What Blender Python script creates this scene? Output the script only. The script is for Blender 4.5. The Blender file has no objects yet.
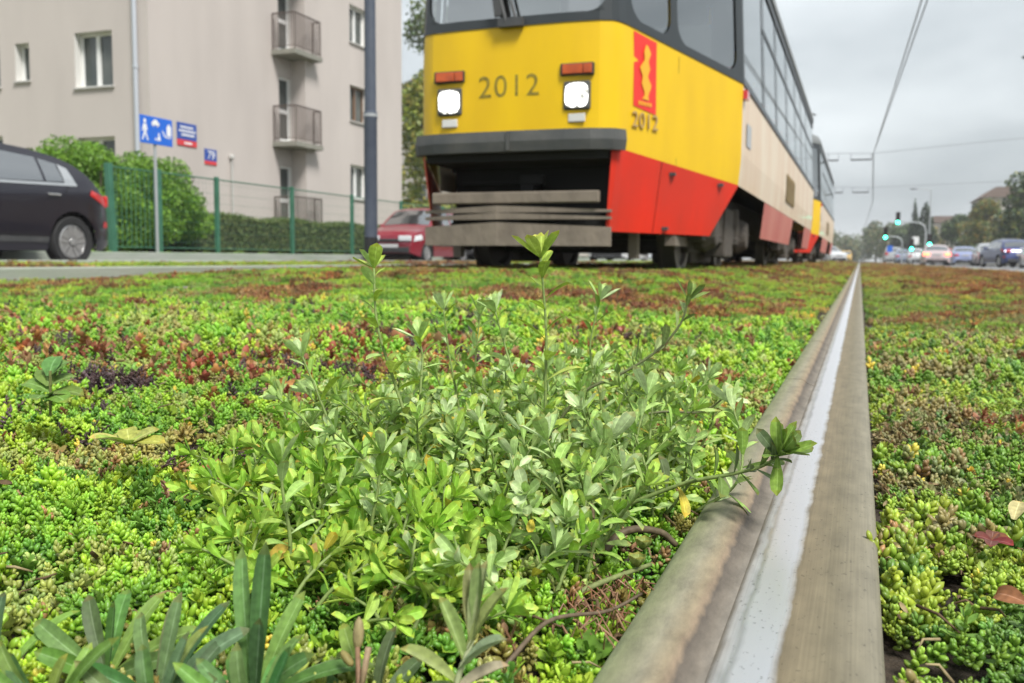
import bpy, math, random
import numpy as np
from mathutils import Vector, Matrix, Euler
R = math.radians
rng = np.random.default_rng(7)
random.seed(7)
scene = bpy.context.scene
COL = scene.collection

# ------------------------------------------------------------------ materials
def new_mat(name):
    m = bpy.data.materials.new(name); m.use_nodes = True
    nt = m.node_tree; b = nt.nodes['Principled BSDF']
    return m, nt, b
def mat(name, col, rough=.5, metal=0., col2=None, vscale=4., bump=0., bscale=60., spec=.5, coat=0., stretch=(1, 1, 1), amt=1., detail=6., emit=None, estr=0.):
    m, nt, b = new_mat(name)
    b.inputs['Base Color'].default_value = (*col, 1)
    b.inputs['Roughness'].default_value = rough
    b.inputs['Metallic'].default_value = metal
    b.inputs['Specular IOR Level'].default_value = spec
    b.inputs['Coat Weight'].default_value = coat
    b.inputs['Coat Roughness'].default_value = .06
    tc = nt.nodes.new('ShaderNodeTexCoord')
    mp = nt.nodes.new('ShaderNodeMapping'); mp.inputs['Scale'].default_value = stretch
    nt.links.new(tc.outputs['Object'], mp.inputs['Vector'])
    if col2 is not None:
        n = nt.nodes.new('ShaderNodeTexNoise'); n.inputs['Scale'].default_value = vscale; n.inputs['Detail'].default_value = detail
        nt.links.new(mp.outputs['Vector'], n.inputs['Vector'])
        r = nt.nodes.new('ShaderNodeValToRGB')
        r.color_ramp.elements[0].position = .5 - .22 / amt; r.color_ramp.elements[1].position = .5 + .22 / amt
        r.color_ramp.elements[0].color = (*col, 1); r.color_ramp.elements[1].color = (*col2, 1)
        nt.links.new(n.outputs['Fac'], r.inputs['Fac']); nt.links.new(r.outputs['Color'], b.inputs['Base Color'])
    if bump:
        n2 = nt.nodes.new('ShaderNodeTexNoise'); n2.inputs['Scale'].default_value = bscale; n2.inputs['Detail'].default_value = 5
        nt.links.new(mp.outputs['Vector'], n2.inputs['Vector'])
        bp = nt.nodes.new('ShaderNodeBump'); bp.inputs['Strength'].default_value = bump; bp.inputs['Distance'].default_value = .02
        nt.links.new(n2.outputs['Fac'], bp.inputs['Height']); nt.links.new(bp.outputs['Normal'], b.inputs['Normal'])
    if emit:
        b.inputs['Emission Color'].default_value = (*emit, 1); b.inputs['Emission Strength'].default_value = estr
    return m
def leaf_mat(name, rough=.45, trans=.2, instancer=False, spec=.4, mott=260.):
    m, nt, b = new_mat(name)
    a = nt.nodes.new('ShaderNodeAttribute'); a.attribute_name = 'tint'
    src = a.outputs['Color']
    if instancer:
        a2 = nt.nodes.new('ShaderNodeAttribute'); a2.attribute_type = 'INSTANCER'; a2.attribute_name = 'icol'
        mx = nt.nodes.new('ShaderNodeMix'); mx.data_type = 'RGBA'; mx.blend_type = 'MULTIPLY'; mx.inputs['Factor'].default_value = 1
        nt.links.new(src, mx.inputs['A']); nt.links.new(a2.outputs['Color'], mx.inputs['B']); src = mx.outputs['Result']
    tco = nt.nodes.new('ShaderNodeTexCoord'); nz = nt.nodes.new('ShaderNodeTexNoise'); nz.inputs['Scale'].default_value = mott; nz.inputs['Detail'].default_value = 4; nt.links.new(tco.outputs['Object'], nz.inputs['Vector'])
    rm = nt.nodes.new('ShaderNodeMapRange'); rm.inputs['From Min'].default_value = .3; rm.inputs['From Max'].default_value = .7; rm.inputs['To Min'].default_value = .72; rm.inputs['To Max'].default_value = 1.2; nt.links.new(nz.outputs['Fac'], rm.inputs['Value'])
    vm = nt.nodes.new('ShaderNodeVectorMath'); vm.operation = 'SCALE'; nt.links.new(src, vm.inputs[0]); nt.links.new(rm.outputs[0], vm.inputs['Scale']); src = vm.outputs[0]
    if mott > 100:
        bp = nt.nodes.new('ShaderNodeBump'); bp.inputs['Strength'].default_value = .3; bp.inputs['Distance'].default_value = .0006; nt.links.new(nz.outputs['Fac'], bp.inputs['Height']); nt.links.new(bp.outputs[0], b.inputs['Normal'])
    nt.links.new(src, b.inputs['Base Color'])
    b.inputs['Roughness'].default_value = rough; b.inputs['Specular IOR Level'].default_value = spec
    tr = nt.nodes.new('ShaderNodeBsdfTranslucent'); nt.links.new(src, tr.inputs['Color'])
    ms = nt.nodes.new('ShaderNodeMixShader'); ms.inputs['Fac'].default_value = trans
    nt.links.new(b.outputs[0], ms.inputs[1]); nt.links.new(tr.outputs[0], ms.inputs[2])
    nt.links.new(ms.outputs[0], nt.nodes['Material Output'].inputs['Surface'])
    return m
def glass_mat(name, tint=(.55, .62, .62), refl=.25, rough=.02, base=0.):
    m, nt, b = new_mat(name)
    nt.nodes.remove(b)
    t = nt.nodes.new('ShaderNodeBsdfTransparent'); t.inputs['Color'].default_value = (*tint, 1)
    g = nt.nodes.new('ShaderNodeBsdfGlossy'); g.inputs['Roughness'].default_value = rough; g.inputs['Color'].default_value = (.95, .97, .97, 1)
    lw = nt.nodes.new('ShaderNodeLayerWeight'); lw.inputs['Blend'].default_value = refl
    ms = nt.nodes.new('ShaderNodeMixShader')
    mr = nt.nodes.new('ShaderNodeMapRange'); mr.inputs['To Min'].default_value = base; nt.links.new(lw.outputs['Fresnel'], mr.inputs['Value']); nt.links.new(mr.outputs[0], ms.inputs['Fac']); nt.links.new(t.outputs[0], ms.inputs[1]); nt.links.new(g.outputs[0], ms.inputs[2])
    nt.links.new(ms.outputs[0], nt.nodes['Material Output'].inputs['Surface'])
    return m

MT = {}
MT['soil'] = mat('soil', (.03, .023, .016), .95, col2=(.06, .043, .028), vscale=30, bump=.6, bscale=120)
MT['ground'] = mat('ground_green', (.10, .13, .04), .95, col2=(.16, .14, .07), vscale=.6, bump=.3, bscale=3)
MT['asphalt'] = mat('asphalt', (.16, .16, .165), .8, col2=(.21, .21, .21), vscale=2, bump=.25, bscale=180)
MT['pave'] = mat('pavement', (.34, .33, .32), .85, col2=(.42, .41, .39), vscale=3, bump=.2, bscale=60)
MT['kerb'] = mat('kerb_concrete', (.36, .38, .34), .85, col2=(.27, .32, .25), vscale=3, bump=.3, bscale=50, stretch=(1, .5, 3))
MT['white_line'] = mat('line_paint', (.75, .75, .74), .7)
MT['yellow'] = mat('tram_yellow', (.80, .52, .004), .42, col2=(.68, .42, .008), vscale=3.5, bump=.05, bscale=3, coat=.08, spec=.3, stretch=(1.3, 1.3, .35), amt=.8)
MT['cream'] = mat('tram_cream', (.76, .65, .49), .45, col2=(.66, .46, .30), vscale=2.2, stretch=(1, 1.2, .3), coat=.15, bump=.04, bscale=3)
MT['red'] = mat('tram_red', (.76, .028, .010), .42, col2=(.52, .035, .018), vscale=3, bump=.12, bscale=2.5, coat=.06, spec=.25, stretch=(1.3, 1.3, .5), amt=.8)
MT['pink'] = mat('tram_faded_red', (.48, .12, .10), .55, col2=(.58, .22, .17), vscale=1.5, stretch=(1, 1, .6))
MT['dkgrey'] = mat('dark_grey_rubber', (.045, .048, .05), .55, col2=(.07, .07, .072), vscale=9)
MT['bumper'] = mat('bumper_grey', (.045, .05, .052), .6, col2=(.085, .085, .08), vscale=6, bump=.15, bscale=20)
MT['frame'] = mat('window_gasket', (.03, .036, .04), .4)
MT['black'] = mat('underbody_black', (.012, .012, .012), .8)
MT['bogie'] = mat('bogie_dirt', (.06, .05, .042), .8, col2=(.10, .085, .07), vscale=12, bump=.4, bscale=40)
MT['steel_w'] = mat('wheel_steel', (.16, .14, .12), .5, metal=.6)
MT['taupe'] = mat('deflector_paint', (.14, .115, .09), .65, col2=(.24, .20, .155), vscale=7, bump=.3, bscale=30, stretch=(1, 1, .5))
MT['roofg'] = mat('tram_roof_grey', (.18, .19, .19), .6)
MT['inner'] = mat('tram_inside', (.40, .40, .38), .6)
MT['seat'] = mat('tram_seat', (.42, .10, .06), .6)
MT['orange'] = mat('orange_lens', (.62, .10, .006), .25, col2=(.35, .05, .005), vscale=14, coat=.5)
MT['lamp_on'] = mat('headlight_on', (.95, .95, .9), .3, emit=(1, .98, .93), estr=1.6)
_n = MT['lamp_on'].node_tree; _b = _n.nodes['Principled BSDF']; _t = _n.nodes.new('ShaderNodeTexNoise'); _t.inputs['Scale'].default_value = 32; _t.inputs['Detail'].default_value = 2
_c = _n.nodes.new('ShaderNodeTexCoord'); _n.links.new(_c.outputs['Object'], _t.inputs['Vector'])
_m = _n.nodes.new('ShaderNodeMapRange'); _m.inputs['From Min'].default_value = .38; _m.inputs['From Max'].default_value = .60; _m.inputs['To Min'].default_value = .03; _m.inputs['To Max'].default_value = 1.3
_n.links.new(_t.outputs['Fac'], _m.inputs['Value']); _n.links.new(_m.outputs[0], _b.inputs['Emission Strength']); _b.inputs['Base Color'].default_value = (.45, .45, .42, 1)
MT['clearlens'] = mat('clear_lens', (.62, .62, .6), .25)
MT['num'] = mat('number_paint', (.15, .115, .012), .6, col2=(.34, .25, .02), vscale=30)
MT['numside'] = mat('number_paint_worn', (.42, .28, .10), .6)
MT['emred'] = mat('banner_red', (.72, .03, .02), .45)
MT['gold'] = mat('banner_gold', (.80, .40, .02), .45)
MT['tglass'] = glass_mat('tram_glass', (.80, .85, .84), .35, .02, .38)
MT['cglass'] = mat('car_glass', (.03, .034, .038), .08, spec=1., coat=1.)
MT['cglass'].node_tree.nodes['Principled BSDF'].inputs['IOR'].default_value = 2.4
MT['wglass'] = mat('house_glass', (.03, .042, .042), .06, spec=.6, col2=(.10, .11, .10), vscale=1.3)
MT['plaster'] = mat('plaster', (.53, .48, .45), .9, col2=(.45, .405, .38), vscale=.9, bump=.2, bscale=60, stretch=(1, 1, .3), amt=.8, detail=9)
MT['reveal'] = mat('window_reveal_white', (.66, .65, .62), .8)
MT['wframe'] = mat('white_window_frame', (.76, .76, .75), .45)
MT['bframe'] = mat('brown_window_frame', (.16, .09, .05), .5)
MT['sill'] = mat('sill_metal', (.46, .45, .43), .5)
MT['slab'] = mat('balcony_concrete', (.28, .27, .23), .85, col2=(.20, .20, .17), vscale=4)
MT['rail_brown'] = mat('balcony_rail_paint', (.085, .06, .05), .6)
MT['pipe'] = mat('downpipe_zinc', (.48, .51, .56), .45, metal=.3)
MT['pole_blue'] = mat('pole_bluegrey', (.055, .068, .098), .5, col2=(.075, .09, .12), vscale=6)
MT['galv'] = mat('galvanised', (.40, .42, .43), .5, metal=.4)
MT['fgreen'] = mat('fence_green', (.03, .12, .07), .5, col2=(.05, .17, .11), vscale=5)
MT['blue_s'] = mat('sign_blue', (.01, .13, .62), .4)
MT['navy_s'] = mat('plate_blue', (.02, .07, .34), .4)
MT['red_s'] = mat('plate_red', (.62, .04, .05), .4)
MT['white_s'] = mat('sign_white', (.80, .80, .80), .5)
MT['plate_dull'] = mat('plate_white_dull', (.50, .50, .50), .6)
MT['tyre'] = mat('tyre_rubber', (.018, .018, .019), .8)
MT['rim'] = mat('wheel_alloy', (.50, .50, .50), .35, metal=.7)
MT['chrome'] = mat('chrome_trim', (.68, .68, .68), .2, metal=.85)
MT['tail'] = mat('tail_lens', (.58, .03, .03), .2, coat=.5)
MT['tail_on'] = mat('tail_lens_lit', (.8, .1, .05), .2, emit=(1, .10, .04), estr=3)
MT['head'] = mat('car_lamp_glass', (.66, .68, .70), .15, coat=.5)
MT['plastic'] = mat('black_plastic', (.03, .03, .032), .6)
for n, c in dict(aubergine=(.017, .015, .024), cherry=(.26, .018, .035), silver=(.42, .43, .44), navy=(.02, .035, .14), white=(.68, .69, .70), lilac=(.32, .37, .60),
                 brightred=(.52, .035, .04), palepink=(.62, .50, .50), steelblue=(.26, .32, .45), yellowcar=(.72, .42, .02), dark=(.03, .032, .036)).items():
    MT['paint_' + n] = mat('paint_' + n, c, .28, metal=.25, coat=.7)
MT['bark'] = mat('bark', (.09, .07, .05), .9, col2=(.14, .11, .085), vscale=12, bump=.5, bscale=30)
MT['leaf'] = leaf_mat('leaf', .5, .25, mott=3.)
MT['leaf_soft'] = leaf_mat('soft_leaf', .55, .20, spec=.3)
MT['strap'] = leaf_mat('strap_leaf', .5, .2, spec=.22)
MT['succ'] = leaf_mat('succulent', .38, .12, instancer=True, spec=.45)
MT['succ_flat'] = leaf_mat('succulent_flat', .45, .18, instancer=True, spec=.4)
MT['litter'] = leaf_mat('dry_litter', .8, .1, instancer=True, spec=.2)
MT['black_gloss'] = mat('signal_black', (.015, .015, .016), .5)
MT['green_on'] = mat('signal_green', (.05, .7, .45), .4, emit=(.05, 1, .62), estr=5)
MT['red_off'] = mat('signal_off', (.06, .012, .012), .4)
MT['wire'] = mat('wire_grey', (.20, .21, .22), .6)
MT['farwall'] = mat('far_plaster', (.46, .43, .40), .9, col2=(.40, .37, .34), vscale=.4)
MT['farroof'] = mat('far_roof', (.18, .13, .11), .9)

# ------------------------------------------------------------------ mesh helpers
class MB:
    def __init__(s): s.v = []; s.f = []; s.m = []; s.c = []; s.mi = 0; s.col = (1, 1, 1)
    def face(s, idx, col=None): s.f.append(tuple(idx)); s.m.append(s.mi); s.c.append(col or s.col)
    def poly(s, pts, col=None):
        o = len(s.v); s.v += [tuple(p) for p in pts]; s.face(range(o, o + len(pts)), col)
    def box(s, c, d, M=None):
        o = len(s.v)
        for sx in (-1, 1):
            for sy in (-1, 1):
                for sz in (-1, 1):
                    p = Vector((c[0] + sx * d[0] / 2, c[1] + sy * d[1] / 2, c[2] + sz * d[2] / 2))
                    s.v.append(tuple(M @ p if M else p))
        for q in ((0, 1, 3, 2), (4, 6, 7, 5), (0, 4, 5, 1), (2, 3, 7, 6), (0, 2, 6, 4), (1, 5, 7, 3)): s.face([o + i for i in q])
    def box2(s, a, b): s.box([(a[i] + b[i]) / 2 for i in range(3)], [abs(b[i] - a[i]) for i in range(3)])
    def prism(s, pts, axis, a, b):          # polygon of 2-D points extruded along an axis
        def P(u, v, w): return (w, u, v) if axis == 'x' else ((u, w, v) if axis == 'y' else (u, v, w))
        o = len(s.v); n = len(pts)
        s.v += [P(u, v, a) for u, v in pts] + [P(u, v, b) for u, v in pts]
        s.face(range(o, o + n)); s.face(range(o + 2 * n - 1, o + n - 1, -1))
        for i in range(n): s.face((o + i, o + n + i, o + n + (i + 1) % n, o + (i + 1) % n))
    def tube(s, pts, r, seg=8, cap=True, col=None):
        pts = [Vector(p) for p in pts]; n = len(pts)
        rr = r if isinstance(r, (list, tuple)) else [r] * n
        o = len(s.v); t0 = (pts[1] - pts[0]).normalized()
        up = Vector((0, 0, 1)) if abs(t0.z) < .9 else Vector((1, 0, 0))
        a = t0.cross(up).normalized()
        for i, p in enumerate(pts):
            t = (pts[min(i + 1, n - 1)] - pts[max(i - 1, 0)]).normalized()
            a = (a - t * a.dot(t)).normalized(); b = t.cross(a)
            for k in range(seg):
                an = 2 * math.pi * k / seg
                s.v.append(tuple(p + (a * math.cos(an) + b * math.sin(an)) * rr[i]))
        for i in range(n - 1):
            for k in range(seg):
                s.face((o + i * seg + k, o + i * seg + (k + 1) % seg, o + (i + 1) * seg + (k + 1) % seg, o + (i + 1) * seg + k), col)
        if cap:
            s.face(range(o + seg - 1, o - 1, -1), col); s.face(range(o + (n - 1) * seg, o + n * seg), col)
    def lathe(s, c, axis, prof, seg=20):    # prof: (radius, offset along axis)
        o = len(s.v)
        for (r, h) in prof:
            for k in range(seg):
                an = 2 * math.pi * k / seg; u, w = r * math.cos(an), r * math.sin(an)
                d = {'x': (h, u, w), 'y': (u, h, w), 'z': (u, w, h)}[axis]
                s.v.append((c[0] + d[0], c[1] + d[1], c[2] + d[2]))
        for i in range(len(prof) - 1):
            for k in range(seg): s.face((o + i * seg + k, o + i * seg + (k + 1) % seg, o + (i + 1) * seg + (k + 1) % seg, o + (i + 1) * seg + k))
        if prof[0][0] > 1e-6: s.face(range(o, o + seg))
        if prof[-1][0] > 1e-6: s.face(range(o + (len(prof) - 1) * seg, o + len(prof) * seg))
    def grid(s, P, col=None):                # P[i][j] points
        o = len(s.v); n, m = len(P), len(P[0])
        for row in P: s.v += [tuple(p) for p in row]
        for i in range(n - 1):
            for j in range(m - 1): s.face((o + i * m + j, o + (i + 1) * m + j, o + (i + 1) * m + j + 1, o + i * m + j + 1), col)
    def mesh(s, name, mats, smooth=False, tint=False):
        me = bpy.data.meshes.new(name); me.from_pydata(s.v, [], s.f)
        for mm in (mats if isinstance(mats, (list, tuple)) else [mats]): me.materials.append(mm)
        me.polygons.foreach_set('material_index', s.m)
        if smooth: me.polygons.foreach_set('use_smooth', [True] * len(s.f))
        if tint:
            at = me.attributes.new('tint', 'FLOAT_COLOR', 'CORNER')
            c = np.repeat(np.array([(*x[:3], 1.) for x in s.c], 'f'), [len(f) for f in s.f], axis=0)
            at.data.foreach_set('color', c.ravel())
        me.update(); return me
    def build(s, name, mats, parent=None, loc=None, smooth=False, tint=False, bevel=0., auto=None):
        o = bpy.data.objects.new(name, s.mesh(name, mats, smooth, tint)); COL.objects.link(o)
        if parent: o.parent = parent
        if loc is not None: o.location = loc
        if bevel:
            bv = o.modifiers.new('bevel', 'BEVEL'); bv.width = bevel; bv.segments = 2; bv.limit_method = 'ANGLE'; bv.angle_limit = R(40)
        if auto:
            for p in o.data.polygons: p.use_smooth = True
            o.data.set_sharp_from_angle(angle=R(auto))
        return o
def tag(o, label=None, cat=None, group=None, kind=None):
    if label: o['label'] = label
    if cat: o['category'] = cat
    if group: o['group'] = group
    if kind: o['kind'] = kind
    return o
def empty(name, loc=(0, 0, 0), rz=0., label=None, cat=None, group=None):
    o = bpy.data.objects.new(name, None); COL.objects.link(o); o.location = loc; o.rotation_euler = (0, 0, rz); o.empty_display_size = .1
    return tag(o, label, cat, group)
def copy_tree(o, parent=None):
    c = o.copy(); COL.objects.link(c)
    if parent: c.parent = parent
    for ch in list(o.children): copy_tree(ch, c)
    return c
def text_mesh(body, size, name, material, M, parent=None, depth=.002, spacing=1.):
    cu = bpy.data.curves.new('txt', 'FONT'); cu.body = body; cu.size = size; cu.extrude = depth; cu.align_x = 'CENTER'; cu.align_y = 'CENTER'; cu.space_character = spacing
    t = bpy.data.objects.new('txt', cu); COL.objects.link(t)
    dg = bpy.context.evaluated_depsgraph_get()
    me = bpy.data.meshes.new_from_object(t.evaluated_get(dg)); me.name = name
    bpy.data.objects.remove(t); me.transform(M); me.materials.clear(); me.materials.append(material)
    o = bpy.data.objects.new(name, me); COL.objects.link(o)
    if parent: o.parent = parent
    return o
def np_mesh(name, V, F, tint, material, smooth=False):    # F: (n,4) quads, tint per face
    me = bpy.data.meshes.new(name); n = len(F)
    me.vertices.add(len(V)); me.vertices.foreach_set('co', np.asarray(V, 'f').ravel())
    me.loops.add(n * 4); me.loops.foreach_set('vertex_index', np.asarray(F, 'i').ravel())
    me.polygons.add(n); me.polygons.foreach_set('loop_start', np.arange(0, n * 4, 4, dtype='i'))
    if smooth: me.polygons.foreach_set('use_smooth', np.ones(n, bool))
    me.update(calc_edges=True)
    at = me.attributes.new('tint', 'FLOAT_COLOR', 'CORNER')
    at.data.foreach_set('color', np.repeat(np.c_[np.asarray(tint, 'f'), np.ones(n, 'f')], 4, axis=0).astype('f').ravel())
    me.materials.append(material); return me
def hash2(ix, iy, s):
    h = (ix.astype(np.int64) * 374761393 + iy.astype(np.int64) * 668265263 + s * 1274126177) & 0x7fffffff
    h = ((h ^ (h >> 13)) * 1274126177) & 0x7fffffff
    return ((h ^ (h >> 16)) & 0xffff) / 65535.
def vnoise(x, y, s=0):
    x = np.asarray(x, float); y = np.asarray(y, float)
    ix, iy = np.floor(x), np.floor(y); fx, fy = x - ix, y - iy
    fx = fx * fx * (3 - 2 * fx); fy = fy * fy * (3 - 2 * fy)
    a, b, c, d = hash2(ix, iy, s), hash2(ix + 1, iy, s), hash2(ix, iy + 1, s), hash2(ix + 1, iy + 1, s)
    return (a * (1 - fx) + b * fx) * (1 - fy) + (c * (1 - fx) + d * fx) * fy
def fbm(x, y, s=0): return (vnoise(x, y, s) + .5 * vnoise(2.1 * x, 2.1 * y, s + 1) + .25 * vnoise(4.3 * x, 4.3 * y, s + 2)) / 1.75

# ------------------------------------------------------------------ camera, light, world
cam = bpy.data.cameras.new('camera'); co = bpy.data.objects.new('camera', cam); COL.objects.link(co)
TH, PI_, RO = R(20.6), R(5.2), R(.5)
co.matrix_world = Matrix.Translation((0, 0, .2)) @ Matrix.Rotation(TH, 4, 'Z') @ Matrix.Rotation(math.pi / 2 - PI_, 4, 'X') @ Matrix.Rotation(RO, 4, 'Z')
cam.sensor_width = 36; cam.lens = 920 / 1024 * 36; cam.clip_end = 4000; cam.clip_start = .02
cam.dof.use_dof = True; cam.dof.focus_distance = .70; cam.dof.aperture_fstop = 12.5
scene.camera = co
SUN_EL, SUN_AZ = R(54), R(128)      # azimuth measured clockwise from +Y
sd = Vector((math.sin(SUN_AZ) * math.cos(SUN_EL), math.cos(SUN_AZ) * math.cos(SUN_EL), math.sin(SUN_EL)))
sl = bpy.data.lights.new('sun', 'SUN'); sl.energy = 1.5; sl.angle = R(16); sl.color = (1, .97, .92)
so = bpy.data.objects.new('sun', sl); COL.objects.link(so); so.rotation_euler = (-sd).to_track_quat('-Z', 'Y').to_euler()
w = bpy.data.worlds.new('World'); scene.world = w; w.use_nodes = True
nt = w.node_tree; nt.nodes.clear()
out = nt.nodes.new('ShaderNodeOutputWorld')
sky = nt.nodes.new('ShaderNodeTexSky'); sky.sky_type = 'NISHITA'; sky.sun_disc = False; sky.sun_elevation = SUN_EL; sky.sun_rotation = SUN_AZ; sky.air_density = 1.5; sky.dust_density = 4
b1 = nt.nodes.new('ShaderNodeBackground'); b1.inputs['Strength'].default_value = .05; nt.links.new(sky.outputs[0], b1.inputs['Color'])
tc = nt.nodes.new('ShaderNodeTexCoord'); mp = nt.nodes.new('ShaderNodeMapping'); mp.inputs['Scale'].default_value = (1.2, 1.2, 3)
nt.links.new(tc.outputs['Generated'], mp.inputs['Vector'])
nz = nt.nodes.new('ShaderNodeTexNoise'); nz.inputs['Scale'].default_value = 1.6; nz.inputs['Detail'].default_value = 4; nt.links.new(mp.outputs[0], nz.inputs['Vector'])
rp = nt.nodes.new('ShaderNodeValToRGB'); rp.color_ramp.elements[0].position = .38; rp.color_ramp.elements[1].position = .62
rp.color_ramp.elements[0].color = (.40, .445, .475, 1); rp.color_ramp.elements[1].color = (.78, .83, .86, 1)
nt.links.new(nz.outputs['Fac'], rp.inputs['Fac'])
b2 = nt.nodes.new('ShaderNodeBackground'); b2.inputs['Strength'].default_value = .36; nt.links.new(rp.outputs[0], b2.inputs['Color'])
mxs = nt.nodes.new('ShaderNodeMixShader'); mxs.inputs['Fac'].default_value = .93
nt.links.new(b1.outputs[0], mxs.inputs[1]); nt.links.new(b2.outputs[0], mxs.inputs[2]); nt.links.new(mxs.outputs[0], out.inputs['Surface'])
vs = scene.view_settings; vs.view_transform = 'Standard'; vs.look = 'None'; vs.gamma = 1; vs.use_curve_mapping = False; vs.exposure = 1.82
scene.render.engine = 'CYCLES'; scene.cycles.use_denoising = True; scene.cycles.max_bounces = 7; scene.cycles.transparent_max_bounces = 16
scene.cycles.caustics_reflective = False; scene.cycles.caustics_refractive = False

# ------------------------------------------------------------------ the setting
def sheet(name, x0, x1, y0, y1, z, m, nx=2, ny=2):
    b = MB(); b.grid([[(x0 + (x1 - x0) * i / (nx - 1), y0 + (y1 - y0) * j / (ny - 1), z) for j in range(ny)] for i in range(nx)])
    o = b.build(name, m); o['kind'] = 'structure'; return o
sheet('ground', -900, 900, -200, 1800, -.16, MT['ground'])
def sstep(a, b_, v):
    t = np.clip((np.asarray(v, float) - a) / (b_ - a), 0, 1); return t * t * (3 - 2 * t)
def bank(x, y=9.): return .12 * sstep(-.30, -1.15, x) * (.35 + .65 * sstep(2.2, 5., y)) - .06 * sstep(-3.0, -4.5, x) - .065 * sstep(-4., -5.2, x)
b = MB(); xs_ = [-6.05 + .13 * i for i in range(71)]
b.grid([[(x, y, -.040 + float(bank(x, y))) for y in (-6, 1, 2, 2.5, 3, 3.5, 4, 4.5, 5, 40, 400)] for x in xs_]); b.build('trackbed', MT['soil'], smooth=True)['kind'] = 'structure'
sheet('verge', -7.85, -6.2, -6, 400, .075, MT['soil'])
sheet('road', 3.25, 13, -6, 600, -.10, MT['asphalt']).name = 'road_right'
sheet('road', -11.6, -8.0, -6, 600, .015, MT['asphalt']).name = 'road_left'
sheet('grass_strip', -13.2, -11.75, -6, 400, .21, MT['ground'])
sheet('lawn', -60, -13.2, -6, 400, .30, MT['ground'])
sheet('pavement_right', 13.2, 19, -6, 600, .03, MT['pave'])
sheet('crossing_road', -40, 40, 79, 97, .012, MT['asphalt'])
b = MB(); b.box2((-6.2, -6, -.16), (-6.05, 78, .092)); b.build('kerb', MT['kerb'], bevel=.012)['kind'] = 'structure'
b = MB(); b.box2((-8.0, -6, -.16), (-7.85, 78, .135)); b.build('kerb', MT['kerb'], bevel=.012)['kind'] = 'structure'
b = MB(); b.box2((-11.75, -6, -.16), (-11.6, 78, .24)); b.build('kerb', MT['kerb'], bevel=.012)['kind'] = 'structure'
b = MB(); b.box2((3.05, -6, -.16), (3.25, 78, .015)); b.build('kerb', MT['kerb'], bevel=.012)['kind'] = 'structure'
b = MB(); b.box2((13.0, -6, -.16), (13.2, 78, .04)); b.build('kerb', MT['kerb'], bevel=.012)['kind'] = 'structure'
b = MB()
for k in range(14): b.grid([[(8.2 + .12 * i, 20 + k * 9 + 4 * j, -.095) for j in (0, 1)] for i in (0, 1)])
b.build('road_marking', MT['white_line'])['kind'] = 'structure'

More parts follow.
